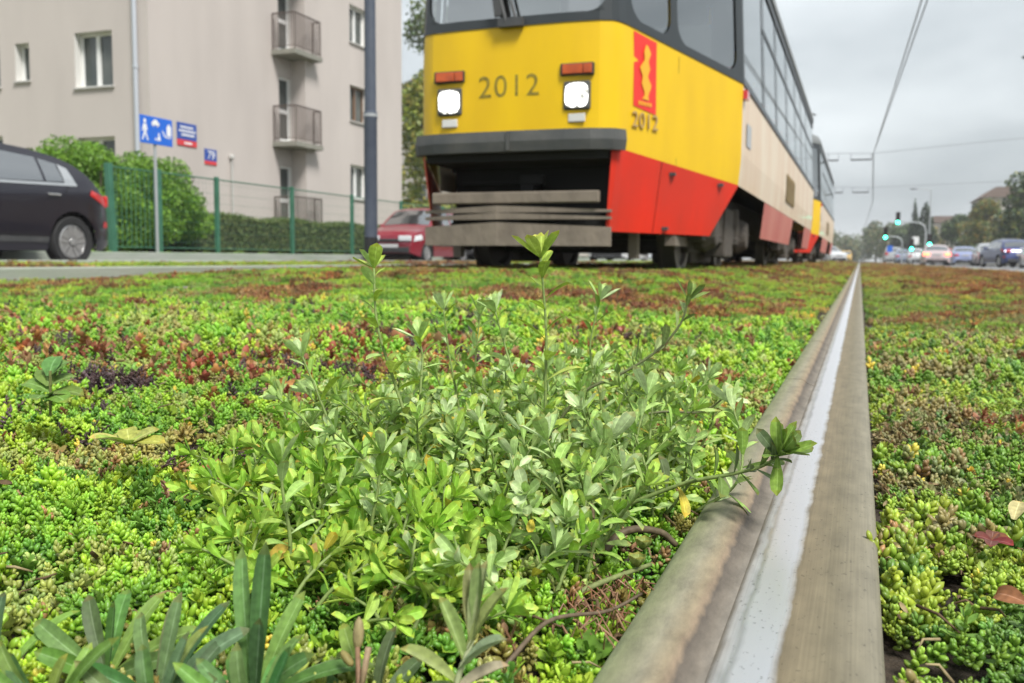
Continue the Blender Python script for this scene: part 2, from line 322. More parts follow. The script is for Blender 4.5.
# ------------------------------------------------------------------ rails
def rail_material():
    m, nt, b = new_mat('rail_steel')
    N = nt.nodes.new; L = nt.links.new
    tc = N('ShaderNodeTexCoord'); sep = N('ShaderNodeSeparateXYZ'); L(tc.outputs['Object'], sep.inputs[0])
    n1 = N('ShaderNodeTexNoise'); n1.inputs['Scale'].default_value = 1; n1.inputs['Detail'].default_value = 6
    mp = N('ShaderNodeMapping'); mp.inputs['Scale'].default_value = (60, 25, 60); L(tc.outputs['Object'], mp.inputs[0]); L(mp.outputs[0], n1.inputs['Vector'])
    ma = N('ShaderNodeMath'); ma.operation = 'MULTIPLY_ADD'; L(n1.outputs['Fac'], ma.inputs[0]); ma.inputs[1].default_value = .007; ma.inputs[2].default_value = -.0035
    ad = N('ShaderNodeMath'); ad.operation = 'ADD'; L(sep.outputs['X'], ad.inputs[0]); L(ma.outputs[0], ad.inputs[1])
    mr = N('ShaderNodeMapRange'); mr.inputs['From Min'].default_value = -.07; mr.inputs['From Max'].default_value = .03; L(ad.outputs[0], mr.inputs['Value'])
    # zones over x: groove flank, polished band, tarnished head
    r = N('ShaderNodeValToRGB'); r.color_ramp.interpolation = 'LINEAR'
    el = r.color_ramp.elements; el[0].position = 0; el[0].color = (.15, .125, .09, 1); el[1].position = 1; el[1].color = (.22, .20, .15, 1)
    for p, c in ((.07, (.16, .14, .11)), (.15, (.55, .56, .56)), (.19, (.96, .96, .98)), (.355, (.96, .96, .98)), (.405, (.21, .17, .105)), (.62, (.175, .15, .095)), (.85, (.22, .20, .145))):
        e = el.new(p); e.color = (*c, 1)
    L(mr.outputs[0], r.inputs[0])
    n2 = N('ShaderNodeTexNoise'); n2.inputs['Scale'].default_value = 70; n2.inputs['Detail'].default_value = 9
    n3 = N('ShaderNodeTexNoise'); n3.inputs['Scale'].default_value = 1; n3.inputs['Detail'].default_value = 7
    mp3 = N('ShaderNodeMapping'); mp3.inputs['Scale'].default_value = (700, 8, 60); L(tc.outputs['Object'], mp3.inputs[0]); L(mp3.outputs[0], n3.inputs['Vector']); mp2 = N('ShaderNodeMapping'); mp2.inputs['Scale'].default_value = (1, .4, 1); L(tc.outputs['Object'], mp2.inputs[0]); L(mp2.outputs[0], n2.inputs['Vector'])
    mix = N('ShaderNodeMix'); mix.data_type = 'RGBA'; mix.blend_type = 'OVERLAY'; mix.inputs['Factor'].default_value = .28
    L(r.outputs[0], mix.inputs['A']); L(n3.outputs['Fac'], mix.inputs['B'])
    mix2 = N('ShaderNodeMix'); mix2.data_type = 'RGBA'; mix2.blend_type = 'OVERLAY'; mix2.inputs['Factor'].default_value = .38
    L(mix.outputs['Result'], mix2.inputs['A']); L(n2.outputs['Fac'], mix2.inputs['B']); sp = N('ShaderNodeTexNoise'); sp.inputs['Scale'].default_value = 330; sp.inputs['Detail'].default_value = 3; mp4 = N('ShaderNodeMapping'); mp4.inputs['Scale'].default_value = (1, .55, 1); L(tc.outputs['Object'], mp4.inputs[0]); L(mp4.outputs[0], sp.inputs['Vector'])
    spr = N('ShaderNodeMapRange'); spr.inputs['From Min'].default_value = .63; spr.inputs['From Max'].default_value = .72; spr.inputs['To Min'].default_value = 1; spr.inputs['To Max'].default_value = .62; L(sp.outputs['Fac'], spr.inputs['Value'])
    vs_ = N('ShaderNodeVectorMath'); vs_.operation = 'SCALE'; L(mix2.outputs['Result'], vs_.inputs[0]); L(spr.outputs[0], vs_.inputs['Scale']); L(vs_.outputs[0], b.inputs['Base Color'])
    rr = N('ShaderNodeValToRGB'); e = rr.color_ramp.elements; e[0].position = .10; e[0].color = (.7, .7, .7, 1); e[1].position = .43; e[1].color = (.62, .62, .62, 1)
    x = e.new(.16); x.color = (.36, .36, .36, 1); x = e.new(.36); x.color = (.36, .36, .36, 1); L(mr.outputs[0], rr.inputs[0]); L(rr.outputs[0], b.inputs['Roughness'])
    rm = N('ShaderNodeValToRGB'); e = rm.color_ramp.elements; e[0].position = .10; e[0].color = (.2, .2, .2, 1); e[1].position = .43; e[1].color = (.25, .25, .25, 1)
    x = e.new(.16); x.color = (.95, .95, .95, 1); x = e.new(.36); x.color = (.95, .95, .95, 1); L(mr.outputs[0], rm.inputs[0]); L(rm.outputs[0], b.inputs['Metallic'])
    bp = N('ShaderNodeBump'); bp.inputs['Strength'].default_value = .10; bp.inputs['Distance'].default_value = .0005; L(n3.outputs['Fac'], bp.inputs['Height']); L(bp.outputs[0], b.inputs['Normal'])
    return m
def strip_material():
    m, nt, b = new_mat('rail_side_strip')
    N = nt.nodes.new; L = nt.links.new
    tc = N('ShaderNodeTexCoord'); sep = N('ShaderNodeSeparateXYZ'); L(tc.outputs['Object'], sep.inputs[0])
    mr = N('ShaderNodeMapRange'); mr.inputs['From Min'].default_value = -.116; mr.inputs['From Max'].default_value = -.062; 
    n1 = N('ShaderNodeTexNoise'); n1.inputs['Scale'].default_value = 60; n1.inputs['Detail'].default_value = 6; L(tc.outputs['Object'], n1.inputs['Vector'])
    ma = N('ShaderNodeMath'); ma.operation = 'MULTIPLY_ADD'; L(n1.outputs['Fac'], ma.inputs[0]); ma.inputs[1].default_value = .006; ma.inputs[2].default_value = -.003
    ad = N('ShaderNodeMath'); ad.operation = 'ADD'; L(sep.outputs['X'], ad.inputs[0]); L(ma.outputs[0], ad.inputs[1]); L(ad.outputs[0], mr.inputs['Value'])
    r = N('ShaderNodeValToRGB'); el = r.color_ramp.elements
    el[0].position = 0; el[0].color = (.22, .25, .13, 1); el[1].position = 1; el[1].color = (.20, .18, .15, 1)
    for p, c in ((.2, (.17, .18, .095)), (.45, (.215, .20, .14)), (.62, (.22, .18, .115)), (.69, (.20, .15, .10)), (.74, (.085, .07, .055)), (.86, (.14, .12, .095))): x = el.new(p); x.color = (*c, 1)
    L(mr.outputs[0], r.inputs[0])
    n2 = N('ShaderNodeTexNoise'); n2.inputs['Scale'].default_value = 24; n2.inputs['Detail'].default_value = 10; n2.inputs['Roughness'].default_value = .72; mp2 = N('ShaderNodeMapping'); mp2.inputs['Scale'].default_value = (3, 1., 3); L(tc.outputs['Object'], mp2.inputs[0]); L(mp2.outputs[0], n2.inputs['Vector'])
    mix = N('ShaderNodeMix'); mix.data_type = 'RGBA'; mix.blend_type = 'OVERLAY'; mix.inputs['Factor'].default_value = .9
    L(r.outputs[0], mix.inputs['A']); L(n2.outputs['Fac'], mix.inputs['B']); L(mix.outputs['Result'], b.inputs['Base Color'])
    b.inputs['Roughness'].default_value = .8
    bp = N('ShaderNodeBump'); bp.inputs['Strength'].default_value = .4; bp.inputs['Distance'].default_value = .002; L(n2.outputs['Fac'], bp.inputs['Height']); L(bp.outputs[0], b.inputs['Normal'])
    return m
def extrude_profile(b, prof, ys, wob=0.):
    P = []
    for y in ys:
        P.append([(x + (wob * (math.sin(y * 9.1 + x * 40) + math.sin(y * 23.7)) if i < 3 else 0), y, z) for i, (x, z) in enumerate(prof)])
    b.grid(P); n = len(prof)
    for P0 in (P[0], P[-1]): b.poly(P0)
rail = empty('rail', (0, 0, 0), 0, 'worn steel tram rail with a polished silver band running to the horizon', 'rail')
ys = [-.6 + .05 * i for i in range(90)] + [4 + 2 * i for i in range(40)] + [90 + 20 * i for i in range(15)]
b = MB(); extrude_profile(b, [(-.066, -.14), (-.0655, -.0112), (-.064, -.0100), (-.060, -.0082), (-.052, -.0072), (-.038, -.0062), (-.028, -.0052), (-.01, -.0042), (.006, -.0042), (.014, -.0050), (.0185, -.0068), (.0205, -.0105), (.021, -.016), (.021, -.14)], ys)
b.build('running_rail', rail_material(), rail, auto=50)
sm = strip_material()
cuts = [(-.6, 1.612), (1.618, 2.395), (2.403, 6), (6.006, 12), (12.006, 60)]
for y0, y1 in cuts:
    n = max(2, int((min(y1, 8) - y0) / .04) if y0 < 8 else 12)
    b = MB(); extrude_profile(b, [(-.1165, -.10), (-.116, -.018), (-.1148, -.009), (-.112, -.0035), (-.107, -.0008), (-.099, .0002), (-.090, .0003), (-.084, -.0001), (-.0805, -.0014), (-.077, -.0045), (-.072, -.0080), (-.0665, -.0095), (-.0640, -.0098), (-.0640, -.10)], [y0 + (y1 - y0) * i / n for i in range(n + 1)], .0006)
    b.build('edge_strip', sm, rail, auto=60)
railm = mat('rail_rusty', (.20, .16, .12), .5, metal=.6, col2=(.42, .42, .42), vscale=3, stretch=(60, .3, 1))
for x, lb in ((-2.75, 'far rail of the track under the yellow tram'), (-1.31, 'near rail of the track under the yellow tram')):
    b = MB(); b.box2((x - .035, 3.2, -.04), (x + .035, 300, .062)); tag(b.build('rail', railm, bevel=.006), lb, 'rail', 'rails under the tram')

# ------------------------------------------------------------------ tram
OUT = [(0, -.055), (.35, -.05), (.54, -.03), (.61, .0), (.645, .045), (.67, .12), (1.2, 1.45), (1.2, 12.2), (.78, 13.4), (.6, 13.48), (0, 13.5)]
SEG = [math.dist(OUT[i], OUT[i + 1]) for i in range(len(OUT) - 1)]
CUM = [0]
for s_ in SEG: CUM.append(CUM[-1] + s_)
TL = CUM[-1]
def onorm(i):
    def nn(k):
        a, c = OUT[k], OUT[k + 1]; d = (c[0] - a[0], c[1] - a[1]); l = math.hypot(*d); return (-(-d[1]) / l, -d[0] / l)
    a = nn(max(i - 1, 0)); c = nn(min(i, len(OUT) - 2))
    n = (a[0] + c[0], a[1] + c[1]); l = math.hypot(*n); n = (n[0] / l, n[1] / l)
    return n
NRM = [onorm(i) for i in range(len(OUT))]
NRM[0] = (0, -1); NRM[-1] = (0, 1)
def inset(z):
    if z < .86: return .13 * (.86 - z)
    if z > 1.45: return .055 * (z - 1.45)
    return 0.
def S(t, z, off=0., side=1):
    t = min(max(t, 0), TL)
    i = 0
    while i < len(SEG) - 1 and t > CUM[i + 1]: i += 1
    k = (t - CUM[i]) / SEG[i]
    x = OUT[i][0] * (1 - k) + OUT[i + 1][0] * k; y = OUT[i][1] * (1 - k) + OUT[i + 1][1] * k
    nx = NRM[i][0] * (1 - k) + NRM[i + 1][0] * k; ny = NRM[i][1] * (1 - k) + NRM[i + 1][1] * k
    d = off - inset(z)
    return (side * max(x + nx * d, 0), y + ny * d, z)
def TY(y):      # arc length at a y on the tapered or straight flank
    for i in range(5, len(SEG)):
        if OUT[i][1] <= y <= OUT[i + 1][1]: return CUM[i] + (y - OUT[i][1]) / (OUT[i + 1][1] - OUT[i][1]) * SEG[i]
    return TL
def zsill(t):
    a, c = TY(.15), TY(1.45)
    return 1.60 if t < a else (1.45 if t > c else 1.60 - .15 * (t - a) / (c - a))
def zbelt(t):
    a, c = TY(.13), TY(1.45)
    return .855 if t < a else (.735 if t > c else .855 - .12 * (t - a) / (c - a))
def tband(b, t0, t1, zl, zh, off=0., side=1, nz=3, slant0=0., slant1=0.):
    ts = sorted(set([t0, t1] + [c for c in CUM if t0 < c < t1] + [t0 + (t1 - t0) * k / 8 for k in range(9)]))
    P = []
    for t in ts:
        f = (t - t0) / (t1 - t0); a = zl(t) if callable(zl) else zl; c = zh(t) if callable(zh) else zh
        row = []
        for j in range(nz + 1):
            v = j / nz; tt = t + (1 - v) * ((1 - f) * slant0 + f * slant1)
            row.append(S(tt, a + (c - a) * v, off, side))
        P.append(row)
    b.grid(P if side > 0 else P[::-1])
def tpatch(b, pts, off, side=1): b.poly([S(t, z, off, side) for t, z in (pts if side > 0 else pts[::-1])])

def make_tram():
    T = empty('tram_car', (-2.03, 5.41, 0), 0, 'leading yellow, red and cream tram car with lit headlights facing the camera', 'tram', 'tram cars of the oncoming train')
    tc = TY(1.45); tr = TY(12.2)
    b = MB()
    for sd_ in (1, -1): tband(b, 0, tc, zbelt, zsill, 0, sd_, 4)
    fp = b.build('front_panel', MT['yellow'], T, auto=35)
    for sd_ in (1, -1):
        b = MB(); tband(b, tc, tr, zbelt, 1.45, -.004, sd_, 3); b.build('side_panel', MT['cream'], T)
    b = MB()
    for sd_ in (1, -1): tband(b, tr, TL, .735, 1.45, -.002, sd_, 3)
    b.build('rear_panel', MT['yellow'], T)
    for sd_ in (1, -1):
        b = MB(); tband(b, CUM[3] + .01, TY(.5), .365, zbelt, .004, sd_, 4); tband(b, TY(.5) + .006, tc, .365, zbelt, .004, sd_, 4, 0, -.30)
        b.build('front_skirt', MT['red'], T)
        b = MB(); tband(b, TY(3.45), TY(7.35), .40, .73, 0, sd_, 3, .08, -.08); b.build('skirt_panel', MT['pink'], T)
        b = MB(); tband(b, TY(10.0), TL - .3, .40, .73, 0, sd_, 3, .12, 0); b.build('rear_skirt', MT['pink'], T)
    for t, z in ((TY(.62), .75), (TY(1.2), .72), (TY(.62), .40)):
        b = MB(); p = S(t, z, .006); b.box(p, (.05, .05, .02)); b.build('latch', MT['dkgrey'], T)
    # window gaskets: strip under and above the panes, and the pillars
    b = MB()
    for sd_ in (1, -1):
        tband(b, 0, TL, lambda t: zsill(t), lambda t: zsill(t) + .055, .006, sd_, 1)
        tband(b, 0, TL, 2.56, 2.66, .006, sd_, 1)
    b.build('window_gasket', MT['frame'], T)
    W1 = (TY(.17), TY(.575)); W2 = (TY(.65), TY(1.36))
    ymarks = [1.50, 3.02, 4.36, 5.80, 7.33, 8.60, 9.95, 12.1]
    for sd_ in (1, -1):
        for a, c in ((CUM[3] - .03, W1[0]), (W1[1], W2[0]), (W2[1], TY(1.52))):
            b = MB(); tband(b, a, c, lambda t: zsill(t) + .05, 2.57, .004, sd_, 1); b.build('window_pillar', MT['frame'], T)
        for y in ymarks[1:]:
            b = MB(); tband(b, TY(y - .035), TY(y + .035), 1.5, 2.57, .004, sd_, 1); b.build('window_pillar', MT['frame'], T)
        panes = [(0 if 0 else W1[0], W1[1]), W2] + [(TY(ymarks[i] + .02), TY(ymarks[i + 1] - .03)) for i in range(len(ymarks) - 1)]
        for k, (a, c) in enumerate(panes):
            b = MB(); tband(b, a, c, lambda t: zsill(t) + .05, 2.57, -.006, sd_, 1); o = b.build('window', MT['tglass'], T)
            if k >= 3:      # sliding upper sash
                b = MB(); tband(b, a, c, 2.17, 2.21, .002, sd_, 1)
                b.build('sash_bar', MT['frame'], o)
            if k < 2:       # rounded gasket corners of the cab windows
                for (t0, sg) in ((a, 1), (c, -1)):
                    r_ = .13; z0 = zsill(t0) + .05
                    pts = [(t0, z0 - .02)] + [(t0 + sg * r_ * (1 - math.cos(q)), z0 + r_ * (1 - math.sin(q)) - (zsill(t0) - zsill(t0 + sg * r_ * (1 - math.cos(q))))) for q in [math.pi / 2 * i / 6 for i in range(7)][::-1]]
                    b = MB(); tpatch(b, [(t, z) for t, z in pts], .004, sd_); b.build('gasket_corner', MT['frame'], o)
    b = MB()
    for sd_ in (1, -1): tband(b, 0, CUM[3] - .03, 1.65, 2.57, -.004, sd_, 1)
    ws = b.build('windscreen', MT['tglass'], T)
    for sd_ in (1, -1):
        b = MB(); r_ = .12; t0 = CUM[3] - .03
        pts = [(t0, 1.64)] + [(t0 - r_ * (1 - math.cos(q)), 1.655 + r_ * (1 - math.sin(q))) for q in [math.pi / 2 * i / 6 for i in range(7)][::-1]]
        tpatch(b, pts, .004, sd_); b.build('gasket_corner', MT['frame'], ws)
    b = MB()
    for sd_ in (1, -1): tband(b, tr + .05, TL, 1.5, 2.57, -.006, sd_, 1)
    b.build('rear_window', MT['tglass'], T)
    # roof
    b = MB()
    for sd_ in (1, -1):
        ts = sorted(set(CUM + [TL * k / 30 for k in range(31)]))
        P = []
        for t in ts:
            row = [S(t, 2.65, .02, sd_), S(t, 2.72, .025, sd_), S(t, 2.82, -.03, sd_)]
            x, y, z = S(t, 2.82, -.03, sd_)
            for f, zz in ((.75, 2.97), (.4, 3.07), (0, 3.11)): row.append((x * f, y + (6.7 - y) * (1 - f) * .10, zz))
            P.append(row)
        b.grid(P if sd_ > 0 else P[::-1])
    b.build('roof', MT['roofg'], T, auto=40)
    # inside
    b = MB(); b.box2((-1.1, 1.5, .88), (1.1, 12.2, .93)); b.box2((-.6, .3, .88), (.6, 1.5, .93)); b.build('floor', MT['dkgrey'], T)
    b = MB()
    for sd_ in (1, -1): tband(b, .05, TL - .05, .95, 1.42, -.06, sd_, 1)
    b.box2((-.55, 1.5, 1.0), (-.2, 1.53, 2.2)); b.box2((.2, 1.5, 1.0), (.95, 1.53, 1.9)); b.box2((-.5, .25, .95), (.5, .5, 1.55))
    b.build('lining', MT['inner'], T)
    for sd_ in (1, -1):
        for k in range(9):
            b = MB(); y = 2.4 + k * 1.05; b.box2((sd_ * .62, y, 1.28), (sd_ * 1.05, y + .42, 1.36)); b.box2((sd_ * .62, y + .36, 1.36), (sd_ * 1.05, y + .42, 1.85)); b.build('seat', MT['seat'], T, bevel=.02)
    b = MB()
    for y in (2.2, 4.3, 6.4, 8.5, 10.6):
        for sd_ in (1, -1): b.tube([(sd_ * .5, y, .93), (sd_ * .5, y, 2.75)], .018, 6)
    b.build('grab_pole', MT['yellow'], T)
    # front fittings
    for sd_ in (1, -1):
        b = MB(); b.box((sd_ * .415, -.048, 1.166), (.168, .03, .168)); hl = b.build('headlight', MT['bumper'], T, bevel=.012)
        b = MB(); b.prism([(sd_ * .415 + .07 * math.copysign(abs(math.cos(a)) ** .55, math.cos(a)), 1.166 + .07 * math.copysign(abs(math.sin(a)) ** .55, math.sin(a))) for a in [math.pi * k / 14 for k in range(28)]], 'y', -.072, -.055); b.build('lens', MT['lamp_on'], hl, bevel=.004)
        b = MB(); b.box((sd_ * .415, -.05, 1.318), (.205, .035, .072)); il = b.build('indicator', MT['plastic'], T, bevel=.006)
        b = MB(); b.box((sd_ * .415 - .025, -.07, 1.318), (.125, .012, .056)); b.box((sd_ * .415 + .068, -.069, 1.318), (.052, .01, .056)); b.build('lens', MT['orange'], il, bevel=.004)
        b = MB(); b.box((sd_ * .415, -.05, 1.035), (.105, .012, .05)); b.build('marker_lamp', MT['clearlens'], T, bevel=.005)
    text_mesh('2012', .185, 'fleet_number', MT['num'], Matrix.Translation((-.02, -.0545, 1.238)) @ Matrix.Rotation(R(90), 4, 'X'), T, .001, 1.12)
    b = MB(); b.tube([(-.03, -.085, 1.62), (-.115, -.10, 1.95), (-.16, -.10, 2.15)], [.014, .012, .01], 6); b.tube([(.035, -.085, 1.63), (-.06, -.10, 1.95), (-.10, -.10, 2.15)], [.01, .009, .008], 6)
    b.box((-.13, -.09, 2.05), (.05, .02, .8), Matrix.Translation((-.13, -.09, 2.05)) @ Matrix.Rotation(R(-8), 4, 'Y') @ Matrix.Translation((.13, .09, -2.05))); b.box((0, -.075, 1.615), (.16, .04, .05))
    b.build('wiper', MT['dkgrey'], T)
    # banner with a crest on both flanks, and the worn number under it
    for sd_ in (1, -1):
        t0, t1 = TY(.19), TY(.42)
        b = MB(); tpatch(b, [(t0, 1.13), (t1, 1.10), (t1, 1.545), (t0, 1.575)], .004, sd_); ban = b.build('banner', MT['emred'], T)
        b = MB(); tm = (t0 + t1) / 2; W_ = t1 - t0
        def wob(f): return tm + W_ * (.05 * math.sin(f * 9.))
        cl = [(wob(f), 1.18 + .33 * f) for f in [i / 14 for i in range(15)]]
        ww = [.30, .16, .20, .34, .42, .30, .22, .34, .44, .30, .18, .22, .30, .20, .06]
        for i in range(14):
            (ta, za), (tb2, zb2) = cl[i], cl[i + 1]
            tpatch(b, [(ta - ww[i] * W_ / 2, za), (ta + ww[i] * W_ / 2, za), (tb2 + ww[i + 1] * W_ / 2, zb2), (tb2 - ww[i + 1] * W_ / 2, zb2)], .008, sd_)
        for i in range(5): tpatch(b, [(tm + W_ * (-.30 + .12 * i), 1.142), (tm + W_ * (-.22 + .12 * i), 1.142), (tm + W_ * (-.22 + .12 * i), 1.165), (tm + W_ * (-.30 + .12 * i), 1.165)], .008, sd_)
        b.build('crest', MT['gold'], ban)
        p = Vector(S(TY(.305), 1.045, .010, sd_)); dirv = Vector((.53, 1.33, 0)).normalized() if sd_ > 0 else Vector((.53, -1.33, 0)).normalized()
        zax = dirv.cross(Vector((0, 0, 1))); Mx = Matrix((dirv, Vector((0, 0, 1)), zax)).transposed().to_4x4(); Mx.translation = p
        text_mesh('2012', .135, 'side_number', MT['numside'], Mx, T, .003, 1.08)
    b = MB(); p = S(TY(1.53), 1.38, .01); b.box(p, (.04, .12, .06)); b.build('side_indicator', MT['tail'], T)
    b = MB(); tpatch(b, [(TY(1.75), 1.05), (TY(2.05), 1.05), (TY(2.05), 1.22), (TY(1.75), 1.22)], .002); b.build('side_plate', MT['silverish'], T)
    b = MB()
    for k in range(7): tband(b, TY(5.85), TY(7.15), .905 + .04 * k, .93 + .04 * k, .008, 1, 1)
    tband(b, TY(5.8), TY(7.2), .88, 1.20, .002, 1, 1); b.build('vent_grille', MT['brass'], T)
    for sd_ in (1, -1):
        for y, za, zc_ in ((.66, .80, 1.5), (3.25, .75, 1.44), (5.4, .75, 1.44), (8.1, .75, 1.44), (10.3, .75, 1.44)):
            b = MB(); t_ = TY(y); tpatch(b, [(t_ - .003, za), (t_ + .003, za), (t_ + .003, zc_), (t_ - .003, zc_)], .0025, sd_); b.build('panel_seam', MT['num'] if y < 1 else MT['pink'], T)
    # bumper beam, dark cavity, deflector
    b = MB()
    for sd_ in (1, -1):
        P = []
        for t in [0, .2, .35, .5, CUM[3], CUM[4] + .02]:
            P.append([S(t, .845, .0, sd_), S(t, .845, .05, sd_), S(t, .905, .058, sd_), S(t, .968, .05, sd_), S(t, .968, 0, sd_)])
        b.grid(P if sd_ > 0 else P[::-1]); b.poly(P[-1])
    b.box((.0, -.116, .906), (.02, .012, .112)); b.build('bumper', MT['bumper'], T)
    b = MB(); b.box2((-.93, 1.5, .45), (.93, 12.6, .72)); b.box2((-.58, .42, .40), (.58, 1.5, .87)); b.box2((-.60, -.0, .80), (.60, .6, .87)); b.build('underframe', MT['black'], T)
    b = MB(); b.tube([(0, .6, .66), (0, .3, .66), (.0, .24, .66)], [.04, .04, .05], 10); b.box((0.03, .27, .70), (.16, .08, .06)); b.box((-.25, .32, .69), (.5, .05, .02)); b.build('coupler', MT['black'], T, bevel=.01)
    b = MB(); b.box2((-.46, .10, .28), (.56, .14, .50)); b.build('gap_shade_panel', MT['black'], T)  # black sheet added behind the deflector bars, stands in for shade in their gaps
    b = MB(); b.box((0, .0, .572), (1.10, .05, .072)); b.build('cross_beam', MT['taupe'], T, bevel=.008)
    def vee(z0, z1, th, rise=.012):
        b = MB(); apx = -.10
        for (x0, x1) in ((-.62, apx), (apx, .615)):
            y0, y1 = (.02, -.05) if x0 < -.5 else (-.05, .02)
            r0, r1 = (0, rise) if x0 < -.5 else (rise, -.005)
            o = len(b.v)
            for y_ in (0, th):
                b.v += [(x0, y0 + y_, z0), (x1, y1 + y_, z0), (x1, y1 + y_, z1 + r1), (x0, y0 + y_, z1 + r0)]
            for q in ((0, 1, 2, 3), (7, 6, 5, 4), (0, 4, 5, 1), (3, 2, 6, 7), (0, 3, 7, 4), (1, 5, 6, 2)): b.face([o + i for i in q])
        return b
    vee(.275, .395, .03, .025).build('deflector_plate', MT['taupe'], T)
    for z in (.437, .480): vee(z, z + .020, .035, .022).build('deflector_bar', MT['taupe'], T)
    b = MB(); b.box2((.80, .75, .29), (.87, 1.25, .355)); b.build('brake_beam', MT['taupe'], T)
    for x in (.60, -.66): b = MB(); b.box2((x, .55, .20), (x + .06, .62, .5)); b.build('hanger', MT['taupe'], T)
    ZR = .08
    for yc in (2.45, 9.0):
        for dy in (-.95, .95):
            b = MB()
            for sd_ in (1, -1): b.lathe((sd_ * .72, yc + dy, .33 + ZR), 'x', [(0, -.06), (.35, -.06), (.35, -.035), (.325, -.03), (.325, .06), (.26, .06), (.24, .03), (.1, .03), (.09, .09), (0, .09)], 24)
            b.tube([(-.7, yc + dy, .33 + ZR), (.7, yc + dy, .33 + ZR)], .07, 10); b.build('wheelset', MT['steel_w'], T, auto=40)
        b = MB()
        for sd_ in (1, -1):
            b.box2((sd_ * .86, yc - 1.25, .33), (sd_ * .98, yc + 1.25, .47)); b.box2((sd_ * .84, yc - .25, .22), (sd_ * 1.0, yc + .25, .62))
            for dy in (-.95, .95): b.lathe((sd_ * .95, yc + dy, .42), 'x', [(0, -.08), (.15, -.08), (.17, 0), (.12, .09), (0, .1)], 14); b.lathe((sd_ * .92, yc + dy * .55, .5), 'z', [(.09, -.12), (.1, 0), (.09, .14)], 12)
            b.box2((sd_ * .66, yc - .5, .17), (sd_ * .78, yc + .5, .28))
        b.box2((-.8, yc - .8, .25), (.8, yc + .8, .5)); b.build('bogie', MT['bogie'], T, bevel=.012)
    # folded pantograph
    b = MB(); b.box2((-.55, 5.9, 3.11), (.55, 7.7, 3.17))
    for sd_ in (1, -1):
        b.tube([(sd_ * .45, 6.0, 3.17), (sd_ * .3, 7.4, 3.6), (sd_ * .25, 6.3, 4.05)], .022, 6)
    b.tube([(-.8, 6.3, 3.98), (-.55, 6.3, 4.08), (.55, 6.3, 4.08), (.8, 6.3, 3.98)], .025, 6); b.build('pantograph', MT['dkgrey'], T)
    return T
MT['silverish'] = mat('plate_grey', (.40, .42, .44), .5)
MT['brass'] = mat('grille_ochre', (.26, .17, .05), .55)
tram = make_tram()
t2 = copy_tree(tram); t2.location.y += 14.0
t2['label'] = 'second tram car coupled behind the leading one, mostly hidden, only its flank showing'

